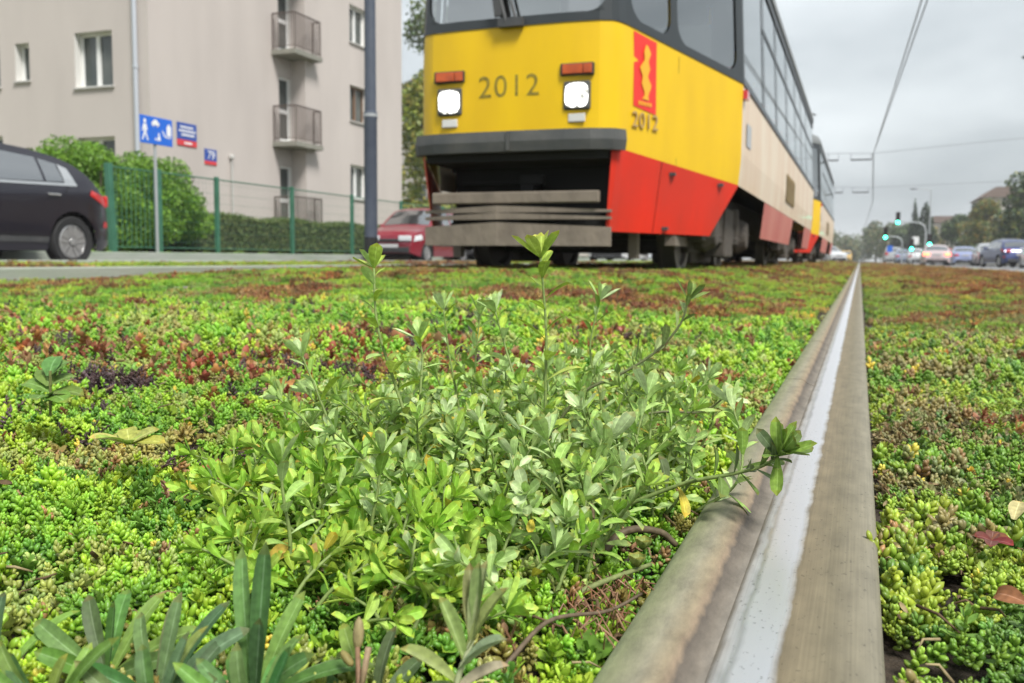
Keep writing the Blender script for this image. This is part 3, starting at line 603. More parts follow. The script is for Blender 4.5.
# ------------------------------------------------------------------ cars
def interp(pts, x):
    if x <= pts[0][0]: return pts[0][1]
    for (a, b_) in zip(pts[:-1], pts[1:]):
        if x <= b_[0]:
            f = (x - a[0]) / max(b_[0] - a[0], 1e-6); return a[1] + (b_[1] - a[1]) * f
    return pts[-1][1]
def make_car(spec, name, label, group, paint):
    """x runs from the front bumper (0) to the rear (L); built along local -y = front."""
    L, W, H = spec['L'], spec['W'], spec['H']; top = spec['top']; belt = spec['belt']; zb = spec['clear']; r = spec['r']; ax = spec['axles']
    C = empty(name, (0, 0, 0), 0, label, 'car', group)
    def hw(x, z):
        e = min(x, L - x); w_ = W / 2
        w_ -= .16 * max(0, 1 - e / .55) ** 2.2
        zm = .55
        if z < zm: w_ -= .07 * ((zm - z) / zm) ** 2
        bz = interp(belt, x)
        if z > bz - .12: w_ -= .03 * min(1, (z - bz + .12) / .12)
        if z > bz: w_ -= spec['tumble'] * ((z - bz) / (H - bz)) ** 1.15
        return w_
    def P(x, z, side, off=0.):
        return (side * (hw(x, z) + off), x - L / 2, z)
    n, m = 72, 14; xs = [L * i / n for i in range(n + 1)]
    for a in ax: xs += [a - r * 1.16, a + r * 1.16]
    xs = sorted(set(round(x, 4) for x in xs))
    def low(x):
        z = zb
        for a in ax:
            d = abs(x - a); R_ = r * 1.16
            if d < R_: z = max(z, r + math.sqrt(R_ * R_ - d * d) * 1.0)
        if x < .25: z = max(z, zb + .08 * (1 - x / .25))
        if x > L - .25: z = max(z, zb + .10 * (1 - (L - x) / .25))
        return z
    def hi(x): return interp(top, x)
    b = MB()
    for sd_ in (1, -1):
        G_ = [[P(x, low(x) + (hi(x) - low(x)) * j / m, sd_) for j in range(m + 1)] for x in xs]
        b.grid(G_[::-1] if sd_ > 0 else G_)
    crown = lambda x: .045 if hi(x) > interp(belt, x) + .25 else .035
    G_ = []
    for x in xs:
        w_ = hw(x, hi(x)); G_.append([(w_ * (-1 + 2 * k / 8), x - L / 2, hi(x) + crown(x) * (1 - (-1 + 2 * k / 8) ** 2)) for k in range(9)])
    b.grid(G_)
    b.grid([[(hw(0, low(0) + (hi(0) - low(0)) * j / 6) * (-1 + 2 * k / 8), -L / 2 - .04 * (1 - (-1 + 2 * k / 8) ** 2), low(0) + (hi(0) - low(0)) * j / 6) for j in range(7)] for k in range(9)])
    b.grid([[(hw(L, low(L) + (hi(L) - low(L)) * j / 6) * (-1 + 2 * k / 8), L / 2 + .03 * (1 - (-1 + 2 * k / 8) ** 2), low(L) + (hi(L) - low(L)) * j / 6) for j in range(7)] for k in range(9)][::-1])
    b.build('body', MT['paint_' + paint], C, auto=38)
    b = MB(); b.box2((-W / 2 + .12, -L / 2 + .3, zb + .04), (W / 2 - .12, L / 2 - .3, zb + .35))
    for a in ax: b.box2((-W / 2 + .25, a - L / 2 - r * 1.2, zb), (W / 2 - .25, a - L / 2 + r * 1.2, r * 2.1))
    b.build('underbody', MT['black'], C)
    def patch(b, q, sd_, off, nu=8, nv=3):     # q: four (x,z) corners, bilinear over the flank
        Gd = []
        for i in range(nu + 1):
            row = []
            for j in range(nv + 1):
                u, v = i / nu, j / nv
                x = (q[0][0] * (1 - u) + q[1][0] * u) * (1 - v) + (q[3][0] * (1 - u) + q[2][0] * u) * v
                z = (q[0][1] * (1 - u) + q[1][1] * u) * (1 - v) + (q[3][1] * (1 - u) + q[2][1] * u) * v
                row.append(P(x, z, sd_, off))
            Gd.append(row)
        b.grid(Gd[::-1] if sd_ > 0 else Gd)
    for sd_ in (1, -1):
        for q in spec['win']:
            b = MB(); patch(b, q, sd_, .006); b.build('window', MT['cglass'], C, smooth=True)
        for q, mm, nme in spec.get('trim', []):
            b = MB(); patch(b, q, sd_, .010); b.build(nme, MT[mm], C)
        for a in ax:
            cx = sd_ * (W / 2 - .11); c = (cx, a - L / 2, r)
            b = MB(); b.lathe(c, 'x', [(r * .62, -.1), (r * .93, -.1), (r, -.07), (r, .06), (r * .93, .095), (r * .68, .085), (r * .66, .06), (r * .62, -.1)] if sd_ > 0 else [(r * .62, .1), (r * .93, .1), (r, .07), (r, -.06), (r * .93, -.095), (r * .68, -.085), (r * .66, -.06), (r * .62, .1)], 28)
            wh = b.build('wheel', MT['tyre'], C, auto=40)
            b = MB(); R_ = r * .67; o_ = sd_ * .07
            b.lathe((cx, c[1], r), 'x', [(R_, o_ * .9), (R_ * .9, o_ * 1.1), (R_ * .86, o_ * .3), (R_ * .8, -o_), (0, -o_)], 28)
            for k in range(5):
                an = 2 * math.pi * k / 5 + .3
                d1 = Vector((0, math.cos(an), math.sin(an))); d2 = Vector((0, -math.sin(an), math.cos(an))); cc = Vector(c) + Vector((o_ * 1.05, 0, 0))
                for s2 in (-1, 1):
                    b.poly([cc + d1 * R_ * .12 + d2 * s2 * R_ * .02, cc + d1 * R_ * .12 + d2 * s2 * R_ * .2, cc + d1 * R_ * .92 + d2 * s2 * R_ * .30, cc + d1 * R_ * .92 + d2 * s2 * R_ * .06])
            b.lathe((cx + o_ * 1.0, c[1], r), 'x', [(R_ * .24, 0), (R_ * .22, o_ * .25), (0, o_ * .3)], 14); b.build('rim', MT['rim'], wh)
        b = MB(); p = P(spec['mirror'][0], spec['mirror'][1], sd_, .09); b.box(p, (.18, .1, .13)); b.build('mirror', MT['paint_' + paint], C, bevel=.03)
        for q in spec['head']:
            b = MB(); patch(b, q, sd_, .008); b.build('headlight', MT['head'], C, smooth=True)
        for q in spec['tail']:
            b = MB(); patch(b, q, sd_, .010); b.build('tail_light', MT['tail'], C, smooth=True)
        # end faces of the lamps
        b = MB(); z0, z1 = spec['hz']; b.box((sd_ * (W / 2 - .33), -L / 2 - .005, (z0 + z1) / 2), (.34, .06, z1 - z0)); b.build('headlight', MT['head'], C, bevel=.02)
        b = MB(); z0, z1 = spec['tz']; b.box((sd_ * (W / 2 - .27), L / 2 - .02, (z0 + z1) / 2), (.24, .06, z1 - z0)); b.build('tail_light', MT['tail'], C, bevel=.02)
        for x, z in spec['handles']:
            b = MB(); p = P(x, z, sd_, .014); b.box(p, (.03, .2, .03)); b.build('door_handle', MT[spec.get('hmat', 'plastic')], C, bevel=.008)
    # screens lie on the sloping parts of the top line
    for (x0, x1, nm) in spec['screens']:
        b = MB(); Gd = []
        for i in range(7):
            x = x0 + (x1 - x0) * i / 6; w_ = hw(x, hi(x)) * .90
            Gd.append([(w_ * (-1 + 2 * k / 8), x - L / 2, hi(x) + crown(x) * (1 - (.9 * (-1 + 2 * k / 8)) ** 2) + .008) for k in range(9)])
        b.grid(Gd); b.build(nm, MT['cglass'], C, smooth=True)
    b = MB(); b.box((0, -L / 2 - .04, spec['plate'][0]), (.52, .02, .11)); b.box((0, L / 2 + .03, spec['plate'][1]), (.52, .02, .11)); b.build('number_plate', MT['plate_dull'], C)
    b = MB(); b.box((0, -L / 2 - .012, zb + .16), (W * .72, .08, .14)); b.box((0, -L / 2 - .02, spec['hz'][0] + .02), (W * .36, .05, .07)); b.box((0, L / 2 - .01, zb + .18), (W * .75, .08, .16)); b.build('bumper_insert', MT['plastic'], C, bevel=.02)
    return C
SUV = dict(L=4.28, W=1.86, H=1.58, clear=.22, r=.345, axles=(.88, 3.52), tumble=.26,
    top=[(0, .55), (.06, .80), (.25, .93), (.75, 1.0), (1.12, 1.07), (1.62, 1.40), (2.0, 1.54), (2.5, 1.575), (3.0, 1.54), (3.4, 1.475), (3.66, 1.39), (3.84, 1.26), (4.0, 1.08), (4.12, .96), (4.24, .72), (4.28, .50)],
    belt=[(0, .9), (1.2, 1.0), (2.5, 1.06), (3.6, 1.12), (4.28, 1.14)],
    win=[[(1.36, 1.06), (2.22, 1.09), (2.22, 1.50), (1.86, 1.46)], [(2.30, 1.09), (3.08, 1.12), (3.08, 1.43), (2.30, 1.49)], [(3.12, 1.12), (3.40, 1.13), (3.38, 1.37), (3.12, 1.42)]],
    trim=[([(1.3, 1.02), (3.60, 1.085), (3.60, 1.12), (1.36, 1.055)], 'chrome', 'window_trim'), ([(3.41, 1.09), (3.60, 1.10), (3.53, 1.32), (3.40, 1.37)], 'chrome', 'pillar_trim'),
          ([(1.2, .33), (3.1, .33), (3.1, .40), (1.2, .40)], 'dkgrey', 'sill_trim'), ([(2.25, .42), (2.262, .42), (2.262, 1.05), (2.25, 1.05)], 'black', 'door_gap'), ([(3.38, .98), (3.392, .98), (3.48, 1.08), (3.468, 1.08)], 'black', 'door_gap')],
    head=[[(.08, .72), (.7, .82), (.62, .93), (.14, .80)]], tail=[[(3.80, .98), (4.17, .82), (4.10, .97), (3.84, 1.05)], [(4.08, .55), (4.22, .55), (4.22, .63), (4.10, .63)]],
    hz=(.70, .82), tz=(.84, 1.0), mirror=(1.5, 1.08), handles=((2.08, .93), (3.2, .955)), hmat='chrome', screens=[(1.16, 1.94, 'windscreen'), (3.68, 3.98, 'rear_window')], plate=(.42, .72))
HATCH = dict(L=3.34, W=1.52, H=1.42, clear=.19, r=.275, axles=(.62, 2.82), tumble=.17,
    top=[(0, .45), (.04, .66), (.2, .78), (.65, .88), (.86, .93), (1.15, 1.17), (1.42, 1.35), (1.7, 1.405), (2.3, 1.41), (2.8, 1.33), (3.08, 1.02), (3.22, .90), (3.30, .78), (3.34, .45)],
    belt=[(0, .75), (1.0, .86), (3.34, .92)],
    win=[[(1.12, .90), (2.0, .93), (2.0, 1.31), (1.5, 1.29)], [(2.08, .93), (2.78, .96), (2.62, 1.27), (2.08, 1.31)]],
    trim=[([(.95, .46), (2.5, .46), (2.5, .52), (.95, .52)], 'plastic', 'rubbing_strip'), ([(2.04, .3), (2.05, .3), (2.05, .92), (2.04, .92)], 'black', 'door_gap')],
    head=[[(.05, .55), (.34, .60), (.30, .72), (.09, .68)]], tail=[[(3.2, .62), (3.31, .62), (3.28, .85), (3.18, .86)]], hz=(.56, .69), tz=(.64, .84), mirror=(1.18, .95), handles=((1.9, .78),),
    screens=[(.89, 1.38, 'windscreen'), (2.84, 3.06, 'rear_window')], plate=(.43, .60))
SEDAN = dict(L=4.4, W=1.76, H=1.45, clear=.18, r=.31, axles=(.85, 3.48), tumble=.22,
    top=[(0, .45), (.05, .66), (.25, .77), (.9, .90), (1.2, .94), (1.9, 1.36), (2.2, 1.43), (2.9, 1.43), (3.25, 1.34), (3.75, 1.02), (4.2, .98), (4.34, .88), (4.4, .5)],
    belt=[(0, .8), (1.2, .89), (4.4, .96)],
    win=[[(1.5, .93), (2.4, .95), (2.4, 1.36), (2.0, 1.32)], [(2.48, .95), (3.4, .97), (3.1, 1.33), (2.48, 1.36)]], trim=[([(2.43, .3), (2.44, .3), (2.44, .92), (2.43, .92)], 'black', 'door_gap')],
    head=[[(.06, .58), (.45, .66), (.4, .77), (.1, .70)]], tail=[[(4.0, .72), (4.36, .68), (4.32, .88), (4.02, .92)]], hz=(.58, .70), tz=(.70, .88), mirror=(1.55, .98), handles=((2.25, .82), (3.3, .84)),
    screens=[(1.24, 1.88, 'windscreen'), (3.28, 3.72, 'rear_window')], plate=(.42, .78))
VAN = dict(L=4.6, W=1.85, H=1.82, clear=.2, r=.32, axles=(.85, 3.7), tumble=.16,
    top=[(0, .5), (.05, .80), (.3, .98), (.8, 1.08), (1.0, 1.12), (1.65, 1.66), (2.0, 1.78), (3.9, 1.80), (4.25, 1.72), (4.45, 1.2), (4.55, 1.0), (4.6, .5)],
    belt=[(0, .95), (1.2, 1.05), (4.6, 1.1)],
    win=[[(1.35, 1.1), (2.3, 1.12), (2.3, 1.66), (1.85, 1.6)], [(2.4, 1.12), (3.3, 1.13), (3.3, 1.68), (2.4, 1.67)], [(3.4, 1.13), (4.1, 1.14), (4.05, 1.62), (3.4, 1.68)]], trim=[],
    head=[[(.07, .70), (.5, .82), (.45, .95), (.12, .86)]], tail=[[(4.3, .9), (4.54, .9), (4.42, 1.3), (4.25, 1.3)]], hz=(.70, .85), tz=(.9, 1.25), mirror=(1.5, 1.15), handles=((2.15, .98),),
    screens=[(1.04, 1.62, 'windscreen'), (4.27, 4.44, 'rear_window')], plate=(.45, .75))
def place(c, x, y, z, rz=0.): c.location = (x, y, z); c.rotation_euler = (0, 0, rz); return c
LP = 'cars parked along the road by the fence'
place(make_car(SUV, 'parked_car', 'dark aubergine SUV with chrome window trim parked by the green fence', LP, 'aubergine'), -10.83, 8.20, .02)
place(make_car(HATCH, 'parked_car', 'small cherry red hatchback parked beside the blue grey pole', LP, 'cherry'), -10.72, 21.65, .02)
place(make_car(SEDAN, 'parked_car', 'dark saloon behind the red hatchback, seen under the tram bumper', LP, 'dark'), -10.7, 27.0, .02)
place(make_car(SEDAN, 'parked_car', 'white saloon seen low under the red tram skirt', LP, 'white'), -9.6, 38.5, .02)
proto = {}
RG = 'cars queuing and parked on the right hand road'
def road_car(kind, paint, label, x, y, z, rz=math.pi, spec=None):
    c = make_car(spec, 'car', label, RG, paint); place(c, x, y, z, rz); return c
road_car(0, 'white', 'white saloon cut off by the picture edge, at the end of the parked row', 8.6, 52.5, -.12, 0, SEDAN).rotation_euler.z = math.pi
road_car(0, 'navy', 'dark navy SUV parked between a silver SUV and a cropped white car', 7.85, 59.5, -.10, math.pi + R(12), SUV)
road_car(0, 'silver', 'silver SUV with red tail lamps next to the navy one', 8.4, 72, -.10, math.pi, SUV)
road_car(0, 'lilac', 'pale lilac blue saloon between the red cars and the silver SUV', 7.6, 81.0, -.09, math.pi, SEDAN)
rc = road_car(0, 'palepink', 'pinkish white hatchback with its brake lamps shining red', 5.0, 72.5, -.09, math.pi, SEDAN)
for ch in rc.children:
    if ch.name.startswith('tail_light'): ch.data.materials[0] = MT['tail_on']
road_car(0, 'brightred', 'bright red saloon half hidden behind the braking pale car', 6.9, 91, -.09, math.pi, SEDAN)
road_car(0, 'white', 'small white car ahead of the braking pale one', 4.75, 92, -.09, math.pi, HATCH)
road_car(0, 'steelblue', 'steel blue saloon in the queue just right of the pale van', 4.2, 103, -.09, math.pi, SEDAN)
road_car(0, 'silver', 'pale grey van with dark rear window heading the queue', 3.5, 116, -.05, math.pi, VAN)
CG = 'vehicles crossing beyond the tram'
place(make_car(SEDAN, 'car', 'white car with bright headlights close beyond the tail of the tram', CG, 'white'), -2.75, 84, .03, R(30))
place(make_car(SEDAN, 'car', 'second white car crossing, half behind the other white one', CG, 'white'), -4.0, 92, .03, R(60))
place(make_car(VAN, 'car', 'yellow van at the vanishing point of the rail', CG, 'yellowcar'), -2.2, 165, .03, 0)

# ------------------------------------------------------------------ apartment block
BX, BY0, BY1, BZ0, BZ1 = -17., 19.0, 31.75, .30, 13.5
HB = empty('apartment_building', (BX, BY0, 0), 0, 'beige plastered apartment block with stacked balconies behind the green fence', 'building')
HB_inv = Matrix.Translation((-BX, -BY0, 0))
def wall_holes(u0, u1, z0, z1, holes, P, b):
    us = sorted(set([u0, u1] + [h[0] for h in holes] + [h[1] for h in holes])); zs = sorted(set([z0, z1] + [h[2] for h in holes] + [h[3] for h in holes]))
    for i in range(len(us) - 1):
        for j in range(len(zs) - 1):
            cu, cz = (us[i] + us[i + 1]) / 2, (zs[j] + zs[j + 1]) / 2
            if any(h[0] < cu < h[1] and h[2] < cz < h[3] for h in holes): continue
            b.poly([P(us[i], zs[j], 0), P(us[i + 1], zs[j], 0), P(us[i + 1], zs[j + 1], 0), P(us[i], zs[j + 1], 0)])
Pside = lambda u, z, d: (-d, u - BY0, z)                     # facade towards the track; u = world y, d = depth into the wall
Pend = lambda u, z, d: (u - BX, d, z)                        # end wall towards the camera; u = world x
def window(P, u0, u1, z0, z1, depth, fm, name='window', leaves=2, split=None, door=False):
    b = MB()
    for a in ((u0, z0, u0, z1), (u1, z0, u1, z1), (u0, z0, u1, z0), (u0, z1, u1, z1)):
        b.poly([P(a[0], a[1], 0), P(a[2], a[3], 0), P(a[2], a[3], depth), P(a[0], a[1], depth)])
    o = b.build('door' if door else name, MT['reveal'], HB)
    def bar(b, ua, ub, za, zb, d0, d1):
        c = [P(ua, za, d0), P(ub, zb, d1)]; b.box2(c[0], c[1])
    b = MB(); f = .07
    bar(b, u0, u0 + f, z0, z1, depth - .05, depth); bar(b, u1 - f, u1, z0, z1, depth - .05, depth); bar(b, u0 + f, u1 - f, z0, z0 + f, depth - .05, depth); bar(b, u0 + f, u1 - f, z1 - f, z1, depth - .05, depth)
    for k in range(1, leaves):
        uc = u0 + (u1 - u0) * (split if split else k / leaves); bar(b, uc - .06, uc + .06, z0 + f, z1 - f, depth - .06, depth - .002)
    if door: bar(b, u0 + f, u1 - f, z0 + .85, z0 + .97, depth - .045, depth - .003)
    b.build('frame', MT[fm], o)
    b = MB(); b.poly([P(u0, z0, depth - .01), P(u1, z0, depth - .01), P(u1, z1, depth - .01), P(u0, z1, depth - .01)]); b.build('pane', MT['wglass'], o)
    if not door:
        b = MB(); c0, c1 = P(u0 - .05, z0 - .045, -.06), P(u1 + .05, z0 - .003, depth - .06); b.box2(c0, c1); b.build('sill', MT['sill'], o)
YS, XS = 25.25, .52                                          # where the facade steps out, and by how much
Pstep = lambda u, z, d: (XS - d, u - BY0, z)
side_w = [(27.95, 29.12, 2.2 + 2.63 * k, 3.35 + 2.68 * k) for k in range(4)]
end_w = [(-19.42, -18.17, 1.83 + 2.70 * k, 3.25 + 2.68 * k) for k in range(4)] + [(-21.5, -21.0, 2.07 + 2.75 * k, 3.05 + 2.76 * k) for k in range(4)] + [(-23.4, -22.07, 1.95 + 1.45 * 0 + 2.75 * k - .0, 3.40 + 2.75 * k) for k in range(4)]
b = MB()
doors = [(24.58, 25.19, 1.02 + 2.75 * k, 3.0 + 2.72 * k) for k in range(4)]
wall_holes(BY0, YS, BZ0, BZ1, doors, Pside, b)
wall_holes(YS, BY1, BZ0, BZ1, side_w, Pstep, b)
wall_holes(-34, BX, BZ0, BZ1, end_w, Pend, b)
b.poly([Pside(YS, BZ0, 0), Pside(YS, BZ1, 0), Pstep(YS, BZ1, 0), Pstep(YS, BZ0, 0)])
b.poly([Pstep(BY1, BZ0, 0), Pstep(BY1, BZ1, 0), Pside(BY1, BZ1, 17), Pside(BY1, BZ0, 17)])
b.build('wall', MT['plaster'], HB)
b = MB(); b.box2((-17.3, -.4, BZ1), (.9, BY1 - BY0 + .4, BZ1 + .25)); b.build('roof', MT['farroof'], HB)
for k, h in enumerate(side_w): window(Pstep, h[0], h[1], h[2], h[3], .22, 'bframe' if k == 1 else 'wframe')
for h in end_w: window(Pend, h[0], h[1], h[2], h[3], .28, 'wframe', leaves=2 if h[1] - h[0] > .8 else 1, split=.46)
for h in doors: window(Pside, h[0], h[1], h[2], h[3], .10, 'wframe', leaves=1, door=True)
for k in range(4):
    z = .93 + 2.75 * k; x0, x1, y0, y1 = .003, .86, 24.2 - BY0, 25.72 - BY0
    b = MB(); b.box2((x0, y0 + .003, z - .14), (x1, y1, z)); bal = b.build('balcony', MT['slab'], HB)
    b = MB(); zt = z + 1.08
    b.tube([(.02, y0 + .06, zt), (x1 - .05, y0 + .06, zt), (x1 - .05, y1 - .06, zt), (XS + .02, y1 - .06, zt)], .022, 6)
    b.tube([(.02, y0 + .06, z + .1), (x1 - .05, y0 + .06, z + .1), (x1 - .05, y1 - .06, z + .1), (XS + .02, y1 - .06, z + .1)], .014, 6)
    for p in ((.02, y0 + .06), (x1 - .05, y0 + .06), (x1 - .05, y1 - .06), (XS + .02, y1 - .06)): b.tube([(p[0], p[1], z), (p[0], p[1], zt)], .022, 6)
    for i in range(1, 10): b.tube([(.02 + (x1 - .07) * i / 10, y0 + .06, z + .1), (.02 + (x1 - .07) * i / 10, y0 + .06, zt)], .015, 4)
    for i in range(1, 15): yy = y0 + .06 + (y1 - y0 - .12) * i / 15; b.tube([(x1 - .05, yy, z + .1), (x1 - .05, yy, zt)], .015, 4)
    b.build('railing', MT['rail_brown'], bal)
b = MB(); b.tube([(-.35, -.09, .3), (-.35, -.09, 13.4)], .06, 10)
for z in (2, 4.9, 7.8, 10.7): b.tube([(-.35, -.09, z), (-.35, -.09, z + .06)], .075, 10)
b.build('downpipe', MT['pipe'], HB)
b = MB(); b.tube([(.06, 22.15 - BY0, .3), (.06, 22.15 - BY0, 2.95)], .03, 6); b.lathe((.06, 22.15 - BY0, 2.98), 'z', [(.03, -.03), (.08, -.02), (.08, .06), (.02, .1)], 8); b.build('vent_pipe', MT['sill'], HB)
# street name plate and house number screwed to the wall
sp = empty('street_plate', (BX + .005, 19.95, 3.1), 0, 'blue street name plate with a red lower strip on the beige wall', 'sign')
b = MB(); b.box2((0, 0, .16), (.02, .76, .60)); b.build('plate', MT['navy_s'], sp)
b = MB(); b.box2((0, .0, 0), (.02, .76, .155)); b.build('district_strip', MT['red_s'], sp)
b = MB()
for z, a, c in ((.46, .12, .62), (.36, .07, .70), (.26, .16, .66)):
    u = a
    while u < c: wv = random.uniform(.04, .09); b.box2((.021, u, z), (.025, min(u + wv, c), z + .055)); u += wv + .018
b.box2((.021, .26, .05), (.025, .56, .10)); b.build('lettering', MT['white_s'], sp)
hn = empty('house_number_plate', (BX + .005, 21.03, 2.70), 0, 'small blue house number plate with a red base on the beige wall', 'sign')
b = MB(); b.box2((0, 0, .10), (.02, .50, .42)); b.build('plate', MT['navy_s'], hn)
b = MB(); b.box2((0, 0, 0), (.02, .50, .098)); b.build('district_strip', MT['red_s'], hn)
Mx = Matrix(((0, 0, 1), (1, 0, 0), (0, 1, 0))).to_4x4(); Mx.translation = (.024, .26, .25)
text_mesh('79', .32, 'house_number', MT['white_s'], Mx, hn)

# ------------------------------------------------------------------ fence, residential sign, poles
FX = -12.4
posts = [12.85, 14.0, 15.7, 18.38, 21.09, 23.83, 26.6, 29.3, 32.0]
fn = empty('wire_fence', (FX, 0, 0), 0, 'green wire mesh fence on square posts in front of the hedge', 'fence')
for k, y in enumerate(posts):
    b = MB(); lean = R(2.2) if k == 0 else 0
    M_ = Matrix.Translation((0, y, .235)) @ Matrix.Rotation(lean, 4, 'X')
    hw_ = .055 if k < 2 else .04
    b.box((0, 0, .78), (hw_ * 2, hw_ * 2, 1.56), M_); b.build('post', MT['fgreen'], fn, bevel=.008)
for y0, y1 in zip(posts[:-1], posts[1:]):
    b = MB(); b.tube([(0, y0, 1.74), (0, y1, 1.74)], .016, 6); b.tube([(0, y0, .33), (0, y1, .33)], .012, 6)
    step = .11 if y0 < 13.5 else .10; n = int((y1 - y0) / step)
    for i in range(1, n): y = y0 + (y1 - y0) * i / n; b.tube([(0, y, .33), (0, y, 1.74)], .008 if y0 < 13.5 else .0022, 4, cap=False)
    for z in np.arange(.45, 1.7, .2): b.tube([(.004, y0, z), (.004, y1, z)], .0022, 4, cap=False)
    b.build('mesh_panel', MT['fgreen'], fn)
rs = empty('traffic_sign', (-12.28, 13.82, .235), 0, 'blue residential zone sign with white pictograms on a post by the fence', 'sign')
b = MB(); b.tube([(0, 0, 0), (0, 0, 2.45)], .03, 10); b.build('post', MT['galv'], rs)
b = MB(); b.box2((.035, -.42, 1.985), (.05, .42, 2.485)); b.build('board', MT['blue_s'], rs, bevel=.01)
def pict(pts, sc=1.): return [(.053, a, 2.235 + c) for a, c in pts]
b = MB()
def blob(cx, cz, rx, rz, n=14): b.poly(pict([(cx + rx * math.cos(2 * math.pi * k / n), cz + rz * math.sin(2 * math.pi * k / n)) for k in range(n)]))
blob(-.30, .15, .035, .04); b.poly(pict([(-.335, .10), (-.265, .10), (-.235, -.02), (-.26, -.02), (-.272, .03), (-.272, -.05), (-.215, -.19), (-.25, -.19), (-.30, -.07), (-.35, -.19), (-.385, -.19), (-.33, -.05), (-.33, .03), (-.36, -.04), (-.385, -.03)]))
b.poly(pict([(-.13, .10), (.07, .10), (.07, .15), (.04, .155), (.01, .20), (-.07, .20), (-.10, .155), (-.13, .15)])); blob(-.09, .095, .022, .022); blob(.03, .095, .022, .022)
blob(.055, -.06, .025, .028); b.poly(pict([(.03, -.09), (.08, -.09), (.10, -.17), (.005, -.17)])); blob(-.03, -.15, .022, .022)
b.poly(pict([(.26, -.06), (.38, -.06), (.38, .10), (.32, .17), (.26, .10)])); b.poly(pict([(.14, .02), (.17, .02), (.20, -.05), (.26, -.08), (.38, -.08), (.38, -.10), (.25, -.10), (.18, -.07)]))
b.build('pictogram', MT['white_s'], rs)
lp = empty('lamp_pole', (-8.45, 15.05, .03), 0, 'tall blue grey steel pole with a collar in front of the apartment block', 'pole')
b = MB(); b.lathe((0, 0, 0), 'z', [(.125, 0), (.122, .1), (.120, 2.66), (.128, 2.68), (.128, 2.78), (.108, 2.80), (.098, 5.5), (.08, 9)], 20); b.build('shaft', MT['pole_blue'], lp, auto=40)
b = MB(); b.lathe((0, 0, 0), 'z', [(.132, 2.70), (.132, 2.755)], 20); b.build('collar', MT['galv'], lp)
b = MB(); b.lathe((0, 0, 0), 'z', [(.15, -.0), (.15, .03), (.129, .04), (.128, .52)], 20); b.build('base_sleeve', MT['black_gloss'], lp)
b = MB(); b.tube([(0, 0, 4.9), (2.2, 0, 5.2)], .03, 8); b.build('bracket', MT['pole_blue'], lp)

# ------------------------------------------------------------------ overhead line
def wire(name, pts, r, label, group='overhead contact wires', kids=()):
    b = MB(); b.tube(pts, r, 6); o = b.build(name, MT['wire'])
    tag(o, label, 'wire', group); return o
wire('contact_wire', [(1.75, -6, 5.95), (1.03, 22.4, 5.86), (.41, 51.1, 5.59), (.86, 90, 5.5), (.4, 170, 5.4), (.8, 380, 5.4)], .016, 'left wire of the sagging overhead pair above the near track')
wire('contact_wire', [(1.95, -6, 6.02), (1.17, 22.4, 5.95), (.43, 50.9, 5.66), (.90, 90, 5.6), (.45, 170, 5.5), (.85, 380, 5.5)], .016, 'right wire of the sagging overhead pair above the near track')
def span(y, z0, zc, z1, lb):
    s = empty('span_wire', (0, y, 0), 0, lb, 'wire', 'cross span wires over the tracks')
    b = MB(); b.tube([(-8.4, 0, z0), (-3, 0, (z0 + zc) / 2 - .03), (.42, 0, zc), (6, 0, (zc + z1) / 2 - .03), (13.4, 0, z1)], .012, 5); b.build('cable', MT['wire'], s)
    for x0, x1 in ((-1.75, -1.25), (-.65, .35)):
        f0 = (x0 + 8.4) / 8.82; f1 = (x1 + 8.4) / 8.82
        b = MB(); b.tube([(x0, 0, zc - .30), (x1, 0, zc - .30)], .04, 8); b.tube([(x0, 0, zc - .30), (x0, 0, z0 + (zc - z0) * f0 - .01)], .01, 4); b.tube([(x1, 0, zc - .30), (x1, 0, z0 + (zc - z0) * f1 - .01)], .01, 4); b.build('insulator', MT['dkgrey'], s)
    return s
span(51, 5.9, 5.66, 6.6, 'nearer cross span wire with dark insulators above the tram roof')
span(65.5, 5.3, 5.0, 5.4, 'farther cross span wire below the nearer one')

# street lamps and signals
def street_lamp(loc, h, arm, label, dirx=-1):
    s = empty('street_lamp', loc, 0, label, 'street lamp', 'street lamps on the right')
    b = MB(); b.tube([(0, 0, 0), (0, 0, h * .6), (0, 0, h)], [.09, .07, .05], 10); b.tube([(0, 0, h - .05), (dirx * arm * .5, 0, h + .12), (dirx * arm, 0, h + .12)], [.045, .04, .035], 8); b.build('pole', MT['galv'], s)
    b = MB(); b.lathe((0, 0, 0), 'x', [(.0, -.42), (.07, -.38), (.13, -.1), (.11, .2), (.04, .34)], 10)
    o = b.build('lamp_head', MT['dkgrey'], s, (dirx * (arm + .25), 0, h + .12)); o.scale = (1, 1, .55); return s
street_lamp((6.6, 105, -.05), 7.6, 1.4, 'distant lamp post with a single arm above the tall conifers')
street_lamp((7.0, 28.8, .0), 5.62, 2.45, 'near lamp reaching in from the picture edge, only its head showing')
def signal(loc, parts, label):
    s = empty('traffic_light', loc, 0, label, 'traffic light', 'green traffic lights at the crossing')
    return s
def head(s, x, z, n=3):
    b = MB(); b.box2((x - .17, -.12, z - .18), (x + .17, .14, z - .18 + .34 * n)); hd = b.build('signal_head', MT['black_gloss'], s, bevel=.03)
    for k in range(n):
        b = MB(); b.lathe((x, -.13, z + .34 * k), 'y', [(0, -.03), (.10, -.025), (.125, 0), (.125, .02)], 16); b.build('lens', MT['green_on'] if k == 0 else MT['red_off'], hd)
        b = MB(); pts = [(x + .14 * math.cos(a), z + .34 * k + .14 * math.sin(a)) for a in [math.pi * i / 8 for i in range(9)]]
        b.grid([[(p[0], -.12, p[1]) for p in pts], [(p[0], -.32, p[1]) for p in pts]]); b.build('visor', MT['black_gloss'], hd)
